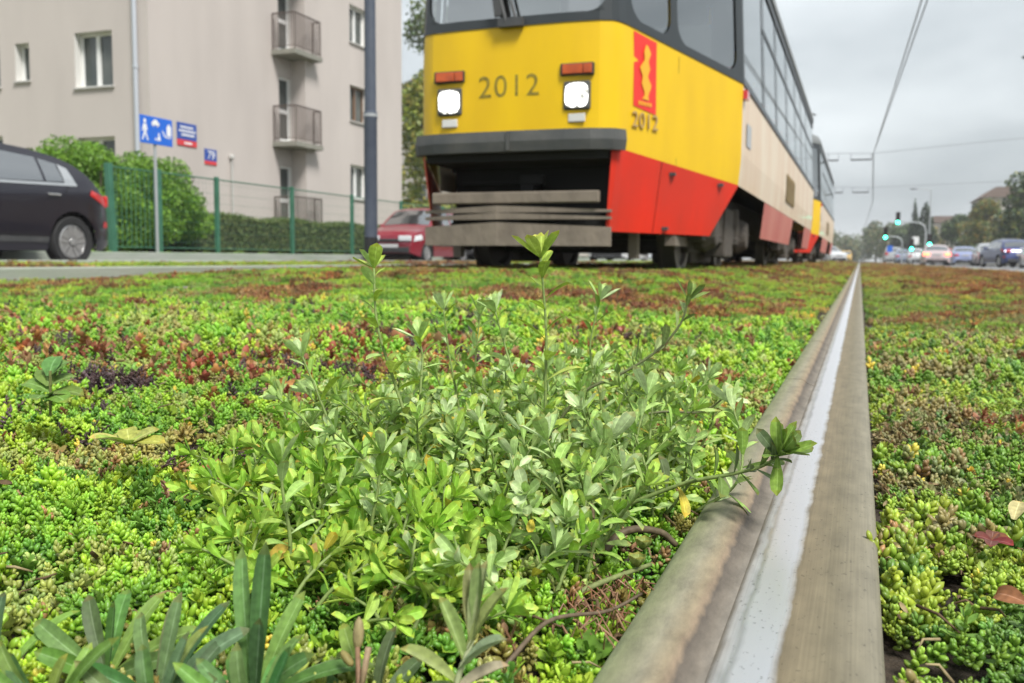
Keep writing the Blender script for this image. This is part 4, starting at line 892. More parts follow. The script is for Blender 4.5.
s1 = signal((4.9, 82, 0), None, 'traffic light on a curved mast arm, hanging highest over the road')
b = MB(); b.tube([(0, 0, 0), (0, 0, 2.6), (-.12, 0, 3.05), (-.5, 0, 3.32), (-1.9, 0, 3.42)], [.08, .07, .06, .055, .05], 8); b.build('mast', MT['galv'], s1); head(s1, -2.13, 3.35)
s2 = signal((3.15, 81.3, 0), None, 'traffic light on the lower arm, leftmost of the green ones')
b = MB(); b.tube([(0, 0, 0), (0, 0, 1.7), (-.12, 0, 2.0), (-.4, 0, 2.16), (-1.1, 0, 2.2)], .05, 8); b.build('mast', MT['galv'], s2); head(s2, -1.29, 2.12)
s3 = signal((3.9, 82.2, 0), None, 'traffic light on a short post just above the car roofs, lowest of the green ones')
b = MB(); b.tube([(0, 0.06, 0), (0, 0.06, 2.1)], .05, 8); b.build('mast', MT['galv'], s3); head(s3, 0, 1.2)
s4 = signal((5.25, 82.6, 0), None, 'traffic light above the braking car, rightmost of the green ones')
b = MB(); b.tube([(0, 0.06, 0), (0, 0.06, 2.5)], .05, 8); b.build('mast', MT['galv'], s4); head(s4, 0, 1.58)
for x, y, z, m_, lb in ((2.75, 100, 1.0, 'blue_s', 'small blue and white road sign over the pale van'), (4.3, 84.5, 1.5, 'white_s', 'small white road sign between the two lower green lights')):
    s = empty('road_sign', (x, y, 0), 0, lb, 'sign'); b = MB(); b.tube([(0, .03, 0), (0, .03, z + .8)], .03, 6); b.build('post', MT['galv'], s)
    b = MB(); b.box2((-.25, -.02, z + .1), (.25, .0, z + .75)); b.build('board', MT[m_], s, bevel=.01)

# ------------------------------------------------------------------ trees, hedges, bushes
def leaf_cloud(n, sampler, size, cols, seed, flat=.35):
    g = np.random.default_rng(seed)
    Pn, Nn = sampler(g, n)
    d = g.normal(size=(n, 3)); d /= np.linalg.norm(d, axis=1)[:, None]
    nrm = Nn * .8 + d * .9; nrm /= np.linalg.norm(nrm, axis=1)[:, None]
    u = np.cross(nrm, g.normal(size=(n, 3))); u /= np.linalg.norm(u, axis=1)[:, None]; v = np.cross(nrm, u)
    s = size * g.uniform(.55, 1.3, n)[:, None]
    V = np.stack([Pn - u * s, Pn + v * s * .5 + nrm * s * .12, Pn + u * s, Pn - v * s * .5 - nrm * s * .08], 1).reshape(-1, 3)
    F = np.arange(4 * n).reshape(n, 4)
    c = np.asarray(cols, float)
    k = g.integers(0, len(c), n); t = c[k] * g.uniform(.75, 1.25, n)[:, None]
    return V, F, t
def clump_sampler(clumps):       # clumps: (x,y,z,rx,ry,rz)
    C_ = np.asarray(clumps, float)
    wts = (C_[:, 3] * C_[:, 4] * C_[:, 5]) ** .67; wts /= wts.sum()
    def f(g, n):
        k = g.choice(len(C_), n, p=wts); d = g.normal(size=(n, 3)); d /= np.linalg.norm(d, axis=1)[:, None]
        r = g.uniform(.45, 1., n) ** .6
        return C_[k, :3] + d * r[:, None] * C_[k, 3:], d
    return f
def tree(name, x, y, z0, h, w, cols, label, group, seed, n=3500, leaf=.16, conifer=False, base=.2):
    T = empty(name, (x, y, z0), 0, label, 'tree', group); g = np.random.default_rng(seed)
    b = MB(); b.tube([(0, 0, 0), (.02 * h * g.normal(), 0, h * .4), (0, .02 * h, h * .8)], [h * .028, h * .02, h * .006], 8)
    cl = []
    if conifer:
        for k in range(16):
            f = k / 15; rr = w / 2 * (1 - f) ** .8 + .08
            for j in range(5):
                an = g.uniform(0, 6.28); cl.append((rr * .6 * math.cos(an), rr * .6 * math.sin(an), h * (base + (1 - base) * f) - .1, rr * .55, rr * .55, h * .05))
    else:
        for k in range(22):
            an = g.uniform(0, 6.28); f = g.uniform(0, 1); rr = w / 2 * math.sqrt(max(0.03, 1 - (2 * f - .9) ** 2)) * g.uniform(.3, .8)
            s = w * g.uniform(.13, .23); cl.append((rr * math.cos(an), rr * math.sin(an), h * (base + (1 - base) * .88 * f) + .03 * h, s, s, s * .8))
            if k < 9: b.tube([(0, 0, h * (.25 + .05 * k)), (cl[-1][0] * .8, cl[-1][1] * .8, cl[-1][2])], [h * .01, h * .003], 5)
    b.build('trunk', MT['bark'], T, smooth=True)
    V, F, t = leaf_cloud(n, clump_sampler(cl), leaf, cols, seed)
    o = bpy.data.objects.new('crown', np_mesh('crown', V, F, t, MT['leaf'])); COL.objects.link(o); o.parent = T
    return T
DG = [(.035, .065, .03), (.05, .085, .035), (.028, .05, .028)]
MG = [(.08, .13, .035), (.11, .16, .05), (.06, .10, .03)]
YG = [(.22, .22, .05), (.16, .19, .05), (.28, .20, .05), (.10, .14, .04)]
OG = [(.17, .18, .06), (.12, .15, .06), (.22, .17, .06)]
GR = 'trees beyond the crossing'
tree('conifer_tree', 7.0, 143, 0, 8.7, 2.0, DG, 'thin dark conifer beside the broader one above the traffic lights', GR, 1, 1600, .2, True)
tree('conifer_tree', 8.35, 141, 0, 8.4, 4.0, DG, 'broad dark conifer above the traffic lights', GR, 2, 3000, .22, True)
tree('broadleaf_tree', 10.9, 122, 0, 5.9, 5.0, DG + MG, 'round dark green tree behind the lilac blue car', GR, 3, 3500, .2)
tree('broadleaf_tree', 12.0, 106, 0, 6.3, 5.4, YG, 'yellowing autumn tree behind the silver SUV', GR, 4, 3500, .2)
tree('broadleaf_tree', 14.0, 132, 0, 8.3, 4.0, DG, 'slim dark treetop behind the yellowing tree', GR, 5, 2500, .2, base=.3)
tree('broadleaf_tree', 13.6, 90, 0, 8.3, 6.2, DG + MG + YG[:1], 'tall dark tree cut off by the picture edge beside the pale house', GR, 6, 6000, .2)
tree('broadleaf_tree', 13.0, 97, 0, 4.0, 4.4, MG + OG, 'low grey green tree under the tall one at the edge', GR, 16, 3000, .18)
for k, (x, y, h, ww, cs, lb) in enumerate([(3.2, 216, 8.5, 8, OG + MG, 'pale olive tree at the far end of the green mass by the rail'), (5.4, 196, 7.6, 8, MG + OG, 'olive tree behind the leftmost green light'), (7.6, 186, 7.0, 7, MG, 'mid green tree under the thin conifer'), (9.6, 180, 5.6, 6, OG, 'low olive tree between the conifer and the round dark tree'), (6.2, 160, 4.6, 4.4, DG, 'dark low tree under the broad conifer'), (10.5, 160, 5.6, 6, YG + OG, 'ochre tree left of the round dark tree')]):
    tree('broadleaf_tree', x, y, 0, h, ww, cs, lb, GR, 20 + k, 2600, .3, base=.1)
for k, (x, y, h, ww) in enumerate([(-3.5, 250, 6, 9), (-8, 230, 8, 10), (0.5, 330, 8, 12), (-5, 320, 9, 14)]):
    tree('broadleaf_tree', x, y, 0, h, ww, MG + OG, ['hazy tree over the white crossing cars', 'hazy tree just beyond the second tram car', 'faint tree right at the vanishing point', 'faint tree left of the vanishing point'][k], 'hazy trees down the line', 40 + k, 1800, .4, base=.08)
TG = 'trees beside the apartment block'
tree('broadleaf_tree', -20.0, 41.5, .3, 9.2, 6.0, [(.32, .36, .06), (.24, .30, .05), (.40, .36, .08), (.16, .22, .05)], 'yellow green tree in the gap between the block and the tram', TG, 50, 9000, .15, base=.12)
tree('broadleaf_tree', -24.5, 52, .3, 15.5, 8, MG + YG[1:2], 'tall thin leaved tree against the sky above the gap', TG, 51, 6000, .16, base=.3)
tree('broadleaf_tree', -16.5, 47, .3, 5, 5, MG, 'low tree behind the tram bumper beyond the red hatchback', TG, 52, 4500, .15, base=.05)
# bush and hedge behind the fence
bush = empty('round_bush', (-14.1, 14.7, .3), 0, 'big bright green bush behind the fence beside the dark SUV', 'bush')
g = np.random.default_rng(11); cl = []
for k in range(85):
    y = g.uniform(-1.75, 2.2); hmax = 1.95 * math.sqrt(max(.03, 1 - abs((y - .1) / 2.35) ** 2.6))
    z = g.uniform(.15, max(.3, hmax)); cl.append((g.uniform(-.7, .5), y, z, .46, .52, .40))
V, F, t = leaf_cloud(100000, clump_sampler(cl), .038, [(.13, .28, .022), (.19, .37, .035), (.09, .20, .02), (.24, .41, .045)], 12)
o = bpy.data.objects.new('foliage', np_mesh('foliage', V, F, t, MT['leaf'])); COL.objects.link(o); o.parent = bush
b = MB()
for k in range(14): a = g.uniform(0, 6.28); y = g.uniform(-2.6, 1.8); b.tube([(0, y, 0), (.5 * math.cos(a), y + .4 * math.sin(a), 1.0), (.7 * math.cos(a), y + .6 * math.sin(a), 1.6)], [.03, .02, .008], 5)
b.build('stem', MT['bark'], bush)
hedge = empty('clipped_hedge', (-14.5, 20.6, .18), 0, 'low clipped dark green hedge along the foot of the apartment block', 'hedge')
def hs(g, n):
    P_ = np.c_[g.uniform(-.35, .35, n), g.uniform(-4.6, 6.5, n), g.uniform(.02, .92, n)]
    ax_ = g.integers(0, 3, n); sgn = g.choice([-1, 1], n); N_ = np.zeros((n, 3))
    m0 = ax_ == 0; P_[m0, 0] = .36 * sgn[m0] + g.normal(0, .03, m0.sum()); N_[m0, 0] = sgn[m0]
    m1 = ax_ > 0; P_[m1, 2] = .92 + g.normal(0, .035, m1.sum()) + .05 * np.sin(P_[m1, 1] * 2.3); N_[m1, 2] = 1
    return P_, N_
V, F, t = leaf_cloud(40000, hs, .03, [(.13, .19, .055), (.16, .22, .065), (.10, .15, .045), (.19, .22, .08)], 13)
o = bpy.data.objects.new('foliage', np_mesh('foliage', V, F, t, MT['leaf'])); COL.objects.link(o); o.parent = hedge
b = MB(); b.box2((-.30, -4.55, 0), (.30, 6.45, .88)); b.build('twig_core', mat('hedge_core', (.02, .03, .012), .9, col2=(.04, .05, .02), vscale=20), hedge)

# distant houses
def house(x, y, z0, sx, sy, h, label, roof=1.5, wins=3, m='farwall'):
    Hh = empty('house', (x, y, z0), 0, label, 'building', 'houses beyond the crossing')
    b = MB(); b.box2((-sx / 2, -sy / 2, 0), (sx / 2, sy / 2, h)); b.build('wall', MT[m], Hh)
    b = MB(); b.prism([(-sx / 2 - .4, h), (sx / 2 + .4, h), (sx / 2 - 1.5, h + roof), (-sx / 2 + 1.5, h + roof)], 'y', -sy / 2 - .4, sy / 2 + .4); b.build('roof', MT['farroof'], Hh)
    nf = max(1, int(h / 3))
    for f in range(nf):
        for k in range(wins):
            b = MB(); xx = -sx / 2 + sx * (k + .5) / wins; b.box2((xx - .6, -sy / 2 - .05, f * 3 + 1), (xx + .6, -sy / 2 + .02, f * 3 + 2.4)); b.build('window', MT['wglass'], Hh)
            b = MB(); yy = -sy / 2 + sy * (k + .5) / wins; b.box2((-sx / 2 - .05, yy - .6, f * 3 + 1), (-sx / 2 + .02, yy + .6, f * 3 + 2.4)); b.build('window', MT['wglass'], Hh)
house(20.3, 152, 0, 9, 14, 9.2, 'pale house with a curved roof line behind the tall edge tree', 1.4)
house(17.5, 190, 0, 14, 20, 7.0, 'beige building between the conifers and the round tree', 1.2, 5)
house(-26.5, 74, .3, 14, 20, 12.5, 'pale building glimpsed left of the tram behind the trees', .8, 4)

# ------------------------------------------------------------------ sedum carpet
def zmat(x, y):
    z = bank(x, y) + np.where(x < -.03, -.012, -.021) + .018 * (fbm(x * 4.5, y * 4.5, 5) - .5) + .020 * (fbm(x * 17, y * 17, 9) - .5)
    z = z + np.clip((y - 2.) / 6, 0, 1) * .006 + np.where(x > .7, .012, 0) * np.clip((y - 1) / 3, 0, 1)
    edge = np.where(x < -.05, np.clip((-.115 - x) / .05, 0, 1), np.clip((x - .022) / .05, 0, 1))
    return z - .012 * (1 - edge)
def blob_leaf(L_, W_, T_, seg=6, ring=4, bend=.0):
    V = [(0, 0, 0)]; F = []
    for i in range(1, ring + 1):
        f = i / (ring + 1); rr = math.sin(math.pi * f ** .95) ** .5
        for k in range(seg):
            a = 2 * math.pi * k / seg; V.append((rr * W_ / 2 * math.cos(a), rr * T_ / 2 * math.sin(a) + bend * f * f * L_, f * L_))
    V.append((0, bend * L_, L_)); n = len(V) - 1
    for k in range(seg): F.append((0, 1 + (k + 1) % seg, 1 + k))
    for i in range(ring - 1):
        for k in range(seg): F.append((1 + i * seg + k, 1 + i * seg + (k + 1) % seg, 1 + (i + 1) * seg + (k + 1) % seg, 1 + (i + 1) * seg + k))
    for k in range(seg): F.append((1 + (ring - 1) * seg + k, 1 + (ring - 1) * seg + (k + 1) % seg, n))
    return V, F
def dirm(az, el, roll=0.):     # local +z to the direction given, local +y kept upward
    d = Vector((math.cos(az) * math.cos(el), math.sin(az) * math.cos(el), math.sin(el)))
    up = Vector((0, 0, 1)); x = up.cross(d)
    x = x.normalized() if x.length > 1e-4 else Vector((1, 0, 0)); y = d.cross(x)
    return Matrix((x, y, d)).transposed() @ Matrix.Rotation(roll, 3, 'Z')
def add_leaf(b, VF, M_, p, col):
    o = len(b.v); V, F = VF
    for v in V: q = M_ @ Vector(v); b.v.append((p[0] + q.x, p[1] + q.y, p[2] + q.z))
    for f in F: b.face([o + i for i in f], col)
def tintv(r, base=(1, 1, 1), v=.22, warm=.15):
    k = 1 + r.uniform(-v, v); wv = r.uniform(-warm, warm); return (base[0] * k * (1 + wv), base[1] * k, base[2] * k * (1 - wv))
def sprig(b, r, o=(0, 0, 0), n=16, L_=.0058, W_=.0027, T_=.0023, h=.010, tilt=0., seg=6, ring=4, base=(1, 1, 1), v=.2):
    az = r.uniform(0, 6.28); td = r.uniform(0, 6.28); cm = tintv(r, base, v)
    for i in range(n):
        f = i / (n - 1); az += 2.4 + r.uniform(-.25, .25); el = R(8 + 72 * f ** 1.6 + r.uniform(-8, 8)); s = (1 - .45 * f ** 2) * r.uniform(.85, 1.15)
        p = (o[0] + tilt * math.cos(td) * h * f, o[1] + tilt * math.sin(td) * h * f, o[2] + h * f)
        lf = blob_leaf(L_ * s, W_ * s, T_ * s, seg, ring, .10)
        k = 1 + r.uniform(-.12, .12) + .18 * f
        add_leaf(b, lf, dirm(az, el), p, tuple(c * k for c in cm))
def spoon(L_, W_, cup=.25, nt_=4):
    V = []; F = []
    for i in range(nt_ + 1):
        t_ = i / nt_; w_ = W_ / 2 * (.22 + .78 * math.sin(math.pi * min(1, t_ * .86 + .05)) ** .9) * (1 if t_ < .95 else .55)
        for u in (-1, 0, 1): V.append((u * w_, cup * W_ * (u * u) * .5 + .10 * L_ * t_ * t_, t_ * L_))
    for i in range(nt_):
        for u in range(2): F.append((i * 3 + u, i * 3 + u + 1, (i + 1) * 3 + u + 1, (i + 1) * 3 + u))
    return V, F
def rosette(b, r, o=(0, 0, 0), n=10, L_=.010, W_=.0065, h=.008, base=(1, 1, 1), v=.2, nt_=4):
    az = r.uniform(0, 6.28); cm = tintv(r, base, v)
    for i in range(n):
        f = i / (n - 1); az += 2.4 + r.uniform(-.2, .2); el = R(5 + 62 * f ** 1.3 + r.uniform(-8, 8)); s = (1 - .6 * f) * r.uniform(.85, 1.15)
        k = 1 + r.uniform(-.15, .15) + .15 * f
        add_leaf(b, spoon(L_ * s, W_ * s, .35, nt_), dirm(az, el), (o[0], o[1], o[2] + h * f), tuple(c * k for c in cm))
    b.tube([(o[0], o[1], o[2] - .006), (o[0], o[1], o[2] + h)], .0008, 5, False, (cm[0] * .8, cm[1] * .7, cm[2] * .6))
def proto_obj(b, name, m, smooth=True):
    return bpy.data.objects.new(name, b.mesh(name, m, smooth, True))      # source of the scattered copies, not linked to the scene
def scatter(name, pts, rot, scl, col, protos, label=None):
    me = bpy.data.meshes.new(name); me.vertices.add(len(pts)); me.vertices.foreach_set('co', np.asarray(pts, 'f').ravel())
    a = me.attributes.new('rot', 'FLOAT_VECTOR', 'POINT'); a.data.foreach_set('vector', np.asarray(rot, 'f').ravel())
    a = me.attributes.new('scl', 'FLOAT', 'POINT'); a.data.foreach_set('value', np.asarray(scl, 'f'))
    a = me.attributes.new('pick', 'INT', 'POINT'); a.data.foreach_set('value', rng.integers(0, len(protos), len(pts)).astype('i'))
    a = me.attributes.new('icol', 'FLOAT_COLOR', 'POINT'); a.data.foreach_set('color', np.c_[np.asarray(col, 'f'), np.ones(len(pts), 'f')].ravel())
    o = bpy.data.objects.new(name, me); COL.objects.link(o); o['kind'] = 'stuff'
    if label: o['label'] = label
    ng = bpy.data.node_groups.new(name, 'GeometryNodeTree')
    ng.interface.new_socket('Geometry', in_out='INPUT', socket_type='NodeSocketGeometry'); ng.interface.new_socket('Geometry', in_out='OUTPUT', socket_type='NodeSocketGeometry')
    N = ng.nodes.new; L = ng.links.new
    gi, go = N('NodeGroupInput'), N('NodeGroupOutput'); iop = N('GeometryNodeInstanceOnPoints'); iop.inputs['Pick Instance'].default_value = True
    gti = N('GeometryNodeGeometryToInstance')
    for p in protos:
        oi = N('GeometryNodeObjectInfo'); oi.inputs['Object'].default_value = p; L(oi.outputs['Geometry'], gti.inputs[0])
    def attr(nm, ty):
        n = N('GeometryNodeInputNamedAttribute'); n.data_type = ty; n.inputs['Name'].default_value = nm; return [s for s in n.outputs if s.enabled and s.name == 'Attribute'][0]
    L(gi.outputs[0], iop.inputs['Points']); L(gti.outputs[0], iop.inputs['Instance']); L(attr('rot', 'FLOAT_VECTOR'), iop.inputs['Rotation']); L(attr('scl', 'FLOAT'), iop.inputs['Scale']); L(attr('pick', 'INT'), iop.inputs['Instance Index'])
    L(iop.outputs[0], go.inputs[0]); md = o.modifiers.new('scatter', 'NODES'); md.node_group = ng
    return o
rr = random.Random(3)
P_bead, P_ros, P_dark, P_cl, P_clr = [], [], [], [], []
for k in range(8):
    b = MB(); sprig(b, rr, n=rr.choice([10, 12, 15]), h=rr.uniform(.006, .012), L_=rr.uniform(.0052, .0072), W_=rr.uniform(.0030, .0038), T_=.0029, tilt=rr.uniform(0, .7)); P_bead.append(proto_obj(b, 'sedum_sprig', MT['succ']))
for k in range(6):
    b = MB(); rosette(b, rr, n=rr.choice([8, 10, 13]), L_=rr.uniform(.008, .012), W_=rr.uniform(.005, .0075), h=rr.uniform(.005, .014)); P_ros.append(proto_obj(b, 'sedum_rosette', MT['succ_flat']))
for k in range(4):
    b = MB(); sprig(b, rr, n=18, h=.014, L_=.0055, W_=.0022, T_=.002, tilt=.7, v=.35); P_dark.append(proto_obj(b, 'dark_sprig', MT['succ']))
for k in range(6):
    b = MB()
    for j in range(34):
        a, q = rr.uniform(0, 6.28), .052 * math.sqrt(rr.uniform(0, 1)); sprig(b, rr, (q * math.cos(a), q * math.sin(a), rr.uniform(-.004, .006)), n=9, L_=.0072, W_=.0036, T_=.003, h=.010, seg=5, ring=2, v=.35)
    for j in range(5):
        a, q = rr.uniform(0, 6.28), .05 * math.sqrt(rr.uniform(0, 1)); rosette(b, rr, (q * math.cos(a), q * math.sin(a), .004), n=7, L_=.011, W_=.007, base=rr.choice([(1.5, 1.0, .9), (.8, .8, .9), (1.1, 1.05, 1)]), nt_=2)
    P_cl.append(proto_obj(b, 'sedum_clump', MT['succ']))
for k in range(5):
    b = MB()
    for j in range(24):
        a, q = rr.uniform(0, 6.28), .05 * math.sqrt(rr.uniform(0, 1)); rosette(b, rr, (q * math.cos(a), q * math.sin(a), rr.uniform(-.004, .01)), n=8, L_=.012, W_=.008, h=.012, v=.4, nt_=2)
    P_clr.append(proto_obj(b, 'red_clump', MT['succ_flat']))

def ring_points(d0, d1, s, xmin=-6.0, xmax=3.0, amin=-58, amax=30, jitter=.5):
    ys_ = np.arange(.05, d1, s); xs_ = np.arange(max(xmin, -d1), min(xmax, d1), s)
    X, Y = np.meshgrid(xs_, ys_); X = X.ravel() + rng.uniform(-jitter, jitter, X.size) * s; Y = Y.ravel() + rng.uniform(-jitter, jitter, Y.size) * s
    d = np.hypot(X, Y); an = np.degrees(np.arctan2(X, Y))
    marg = np.degrees(np.arctan2(.8, d))
    k = (d >= d0) & (d < d1) & (an > amin - marg) & (an < amax + marg) & (X > xmin) & (X < xmax) & ((X < -.118) | (X > .027))
    return X[k], Y[k]
GREENS = np.array([(.25, .43, .03), (.17, .36, .03), (.36, .51, .045), (.11, .26, .03)])
def green_col(x, y):
    n = fbm(x * 6, y * 6, 21); n2 = fbm(x * 20, y * 20, 31); n3 = fbm(x * 11 + 4, y * 11, 33); q = rng.uniform(0, 1, len(x))
    t = np.clip((n + rng.normal(0, .05, len(x)) - .38) / .26, 0, 1)[:, None]
    base = GREENS[1] * (1 - t) + (GREENS[2] * .55 + GREENS[0] * .45) * t
    base = np.where((n2 + rng.normal(0, .04, len(x)) < .38)[:, None], GREENS[3], base)
    base = np.where((n3 + rng.normal(0, .05, len(x)) > .68)[:, None], np.array([.28, .36, .09]), base)
    base = np.where((fbm(x * 9, y * 9 + 7, 35) + rng.normal(0, .05, len(x)) > np.where(x > 0, .62, .72))[:, None], np.array([.27, .27, .075]), base)
    right = (x > 0)[:, None]; base = np.where(right, base * np.array([.84, .76, 1.1]), base)
    yel = (q > .988)[:, None]; base = np.where(yel, np.array([.52, .46, .07]), base)
    brn = (q < .03)[:, None]; base = np.where(brn, np.array([.26, .16, .07]), base)
    far = np.clip((y - 2.5) / 6, 0, 1)[:, None]
    yellow_far = np.array([.36, .40, .06]); base = base * (1 - .45 * far) + yellow_far * .45 * far
    return base * rng.uniform(.82, 1.2, len(x))[:, None]
REDS = np.array([(.38, .13, .07), (.30, .10, .07), (.44, .24, .09), (.33, .19, .09), (.40, .20, .11), (.24, .12, .07)])
def red_col(n): return REDS[rng.integers(0, len(REDS), n)] * rng.uniform(.7, 1.25, n)[:, None]
def redness(x, y):
    near = np.clip((y - np.where(x < -.6, .7, .95)) / .5, 0, 1)
    f = fbm(x * 3.2 + 3.1, y * 2.6, 41)
    farw = np.clip((y - 3.) / 4, 0, 1)
    f2 = fbm(x * .55, y * .22, 47)
    return -.22 * (1 - near) + near * (f - .625 + .065 * np.where(x < -.4, 1, 0)) * (1 - farw) + farw * (f2 * .6 + f * .4 - .475)
def rots(n, t=.5): return np.c_[rng.normal(0, t, n), rng.normal(0, t, n), rng.uniform(0, 6.28, n)]
sets = dict(bead=[], ros=[], dark=[], cl=[], clr=[])
for (d0, d1, s, sc) in ((.22, .95, .0082, 1.14), (.95, 1.7, .0105, 1.15), (1.7, 3.2, .016, 1.5)):
    x, y = ring_points(d0, d1, s); z = zmat(x, y) - .006 + rng.uniform(-.004, .003, len(x)); n = len(x)
    rd = redness(x, y) + rng.normal(0, .17, n); dk = fbm(x * 7 + 9, y * 7, 61)
    isdark = (dk + rng.normal(0, .09, n) > .76) & (y > .6) & (y < 2.6) & (x < -.3)
    isred = (rd - .12 * (y < .9) > np.where((x > 0) & (y < 2.2), .32, .155)) & ~isdark & (rng.uniform(0, 1, n) < .68); isros = (~isred & ~isdark & (rng.uniform(0, 1, n) < .06 + .35 * (fbm(x * 5, y * 5, 83) > .60)))
    gr = ~isred & ~isdark & ~isros
    bare = fbm(x * 15, y * 15, 77) + rng.normal(0, .03, n) < .262
    def put(key, m, col, sm=1., tilt=.5):
        m = m & ~bare; sets[key].append((np.c_[x[m], y[m], z[m]], rots(m.sum(), tilt), sc * sm * rng.uniform(.7, 1.3, m.sum()), col[m]))
    put('bead', gr, green_col(x, y), np.where(fbm(x * 4 + 2, y * 4, 87)[gr & ~bare] > .56, 1.6, 1.)); gc = green_col(x, y); put('ros', isros, gc * np.array([1.1, 1.0, 1.3]), .95, .3); put('ros', isred & (rng.uniform(0, 1, n) < .5), red_col(n), 1.45, .5)
    put('dark', isdark, np.array([.085, .05, .05]) * rng.uniform(.5, 1.6, n)[:, None], 1.1)
for (d0, d1, s, sc) in ((3.2, 7, .07, 1.1), (7, 16, .12, 1.7), (16, 40, .2, 2.4), (40, 110, .36, 3.2)):
    x, y = ring_points(d0, d1, s); k = (x < -.11 - .042 * sc) | (x > .02 + .042 * sc); x, y = x[k], y[k]; n = len(x); z = zmat(x, y) - .019 * sc + .014 + rng.uniform(-.006, .006, n); rd = redness(x, y) + rng.normal(0, .08, n); isred = rd > .0
    for key, m, col in (('cl', ~isred, green_col(x, y)), ('clr', isred, red_col(n) * np.array([1.05, 1.3, 1.1]))):
        r_ = rots(m.sum(), .12); sets[key].append((np.c_[x[m], y[m], z[m]], r_, sc * rng.uniform(.8, 1.2, m.sum()) * 1., col[m]))
# planted verge between the kerb and the road
ysv = np.arange(2, 78, .16); xv, yv = np.meshgrid(np.arange(-7.75, -6.25, .13), ysv); xv = xv.ravel() + rng.uniform(-.06, .06, xv.size); yv = yv.ravel() + rng.uniform(-.07, .07, yv.size)
rdv = fbm(xv * .6, yv * .35, 91) + np.clip((yv - 9) / 40, 0, .15) > .50
for key, m, col in (('cl', ~rdv, green_col(xv, yv + 6)), ('clr', rdv, red_col(len(xv)) * np.array([1, 1.25, 1.1]))):
    sets[key].append((np.c_[xv[m], yv[m], np.full(m.sum(), .078)], rots(m.sum(), .15), 1.9 * rng.uniform(.6, 1.2, m.sum()), col[m]))
xg = rng.uniform(-13.1, -11.8, 900); yg = 6 + 46 * rng.uniform(0, 1, 900) ** 1.5
sets['cl'].append((np.c_[xg, yg, np.full(900, .20)], rots(900, .2), rng.uniform(1.2, 2.6, 900), np.array([.17, .30, .05]) * rng.uniform(.6, 1.4, 900)[:, None]))
for key, nm, pr in (('bead', 'green_sedum', P_bead), ('ros', 'rosette_sedum', P_ros), ('dark', 'dark_purple_sedum', P_dark), ('cl', 'distant_green_sedum', P_cl), ('clr', 'distant_red_sedum', P_clr)):
    A = [np.concatenate([q[i] for q in sets[key]]) for i in range(4)]
    scatter(nm, A[0], A[1], A[2], A[3], pr); print(nm, len(A[0]))
# dry bits between the sprigs
P_lit = []
for k in range(5):
    b = MB(); L_ = rr.uniform(.012, .036)
    if k < 3: b.tube([(-L_ / 2, 0, 0), (0, rr.uniform(-.006, .006), .003), (L_ / 2, rr.uniform(-.008, .008), .001)], [.0009, .0008, .0005], 5)
    else: add_leaf(b, spoon(.008, .0045, .9), dirm(0, .2), (0, 0, 0), (1, 1, 1))
    P_lit.append(proto_obj(b, 'dry_bit', MT['litter']))
x, y = ring_points(.25, 2.4, .03); k = rng.uniform(0, 1, len(x)) < np.where((x > .02) & (x < .09), .9, .22); x, y = x[k], y[k]
lc = np.array([(.17, .11, .06), (.12, .08, .045), (.34, .27, .15), (.24, .17, .09)])[rng.integers(0, 4, len(x))]
scatter('plant_litter', np.c_[x, y, zmat(x, y) + .004], np.c_[rng.normal(0, .3, len(x)), rng.normal(0, .3, len(x)), rng.uniform(0, 6.28, len(x))], rng.uniform(.6, 1.4, len(x)), lc, P_lit)

P_weed = []
for k in range(5):
    b = MB()
    for j in range(rr.choice([5, 7, 9])):
        az, el, L_ = rr.uniform(0, 6.28), R(rr.uniform(30, 80)), rr.uniform(.014, .030)
        V = []; W_ = rr.uniform(.0012, .0026)
        for i in range(6):
            t_ = i / 5; q = L_ * t_; e2 = el - .9 * t_ * t_
            V.append((q * math.cos(az) * math.cos(e2), q * math.sin(az) * math.cos(e2), q * math.sin(e2), W_ * (1 - t_ ** 2) + .0002))
        sx, sy = -math.sin(az), math.cos(az); cc = tintv(rr, (1, 1, 1), .25)
        b.grid([[(v[0] + sx * v[3] * u, v[1] + sy * v[3] * u, v[2] + abs(u) * v[3] * .5) for u in (-1, 0, 1)] for v in V], cc)
    P_weed.append(proto_obj(b, 'grass_tuft', MT['succ_flat']))
x, y = ring_points(.35, 5.5, .035); q = fbm(x * 2.2 + 5, y * 2.2, 101) + .5 * np.exp(-((x - .36) / .30) ** 2 - ((y - 2.2) / .9) ** 2)
k = rng.uniform(0, 1, len(x)) < np.clip((q - .50) * 2.2, .02, .8); x, y = x[k], y[k]
scatter('small_grass', np.c_[x, y, zmat(x, y) - .004], np.c_[rng.normal(0, .2, len(x)), rng.normal(0, .2, len(x)), rng.uniform(0, 6.28, len(x))], rng.uniform(.6, 1.3, len(x)), np.array([(.26, .44, .05), (.34, .50, .07), (.20, .34, .05), (.42, .42, .14)])[rng.integers(0, 4, len(x))], P_weed)

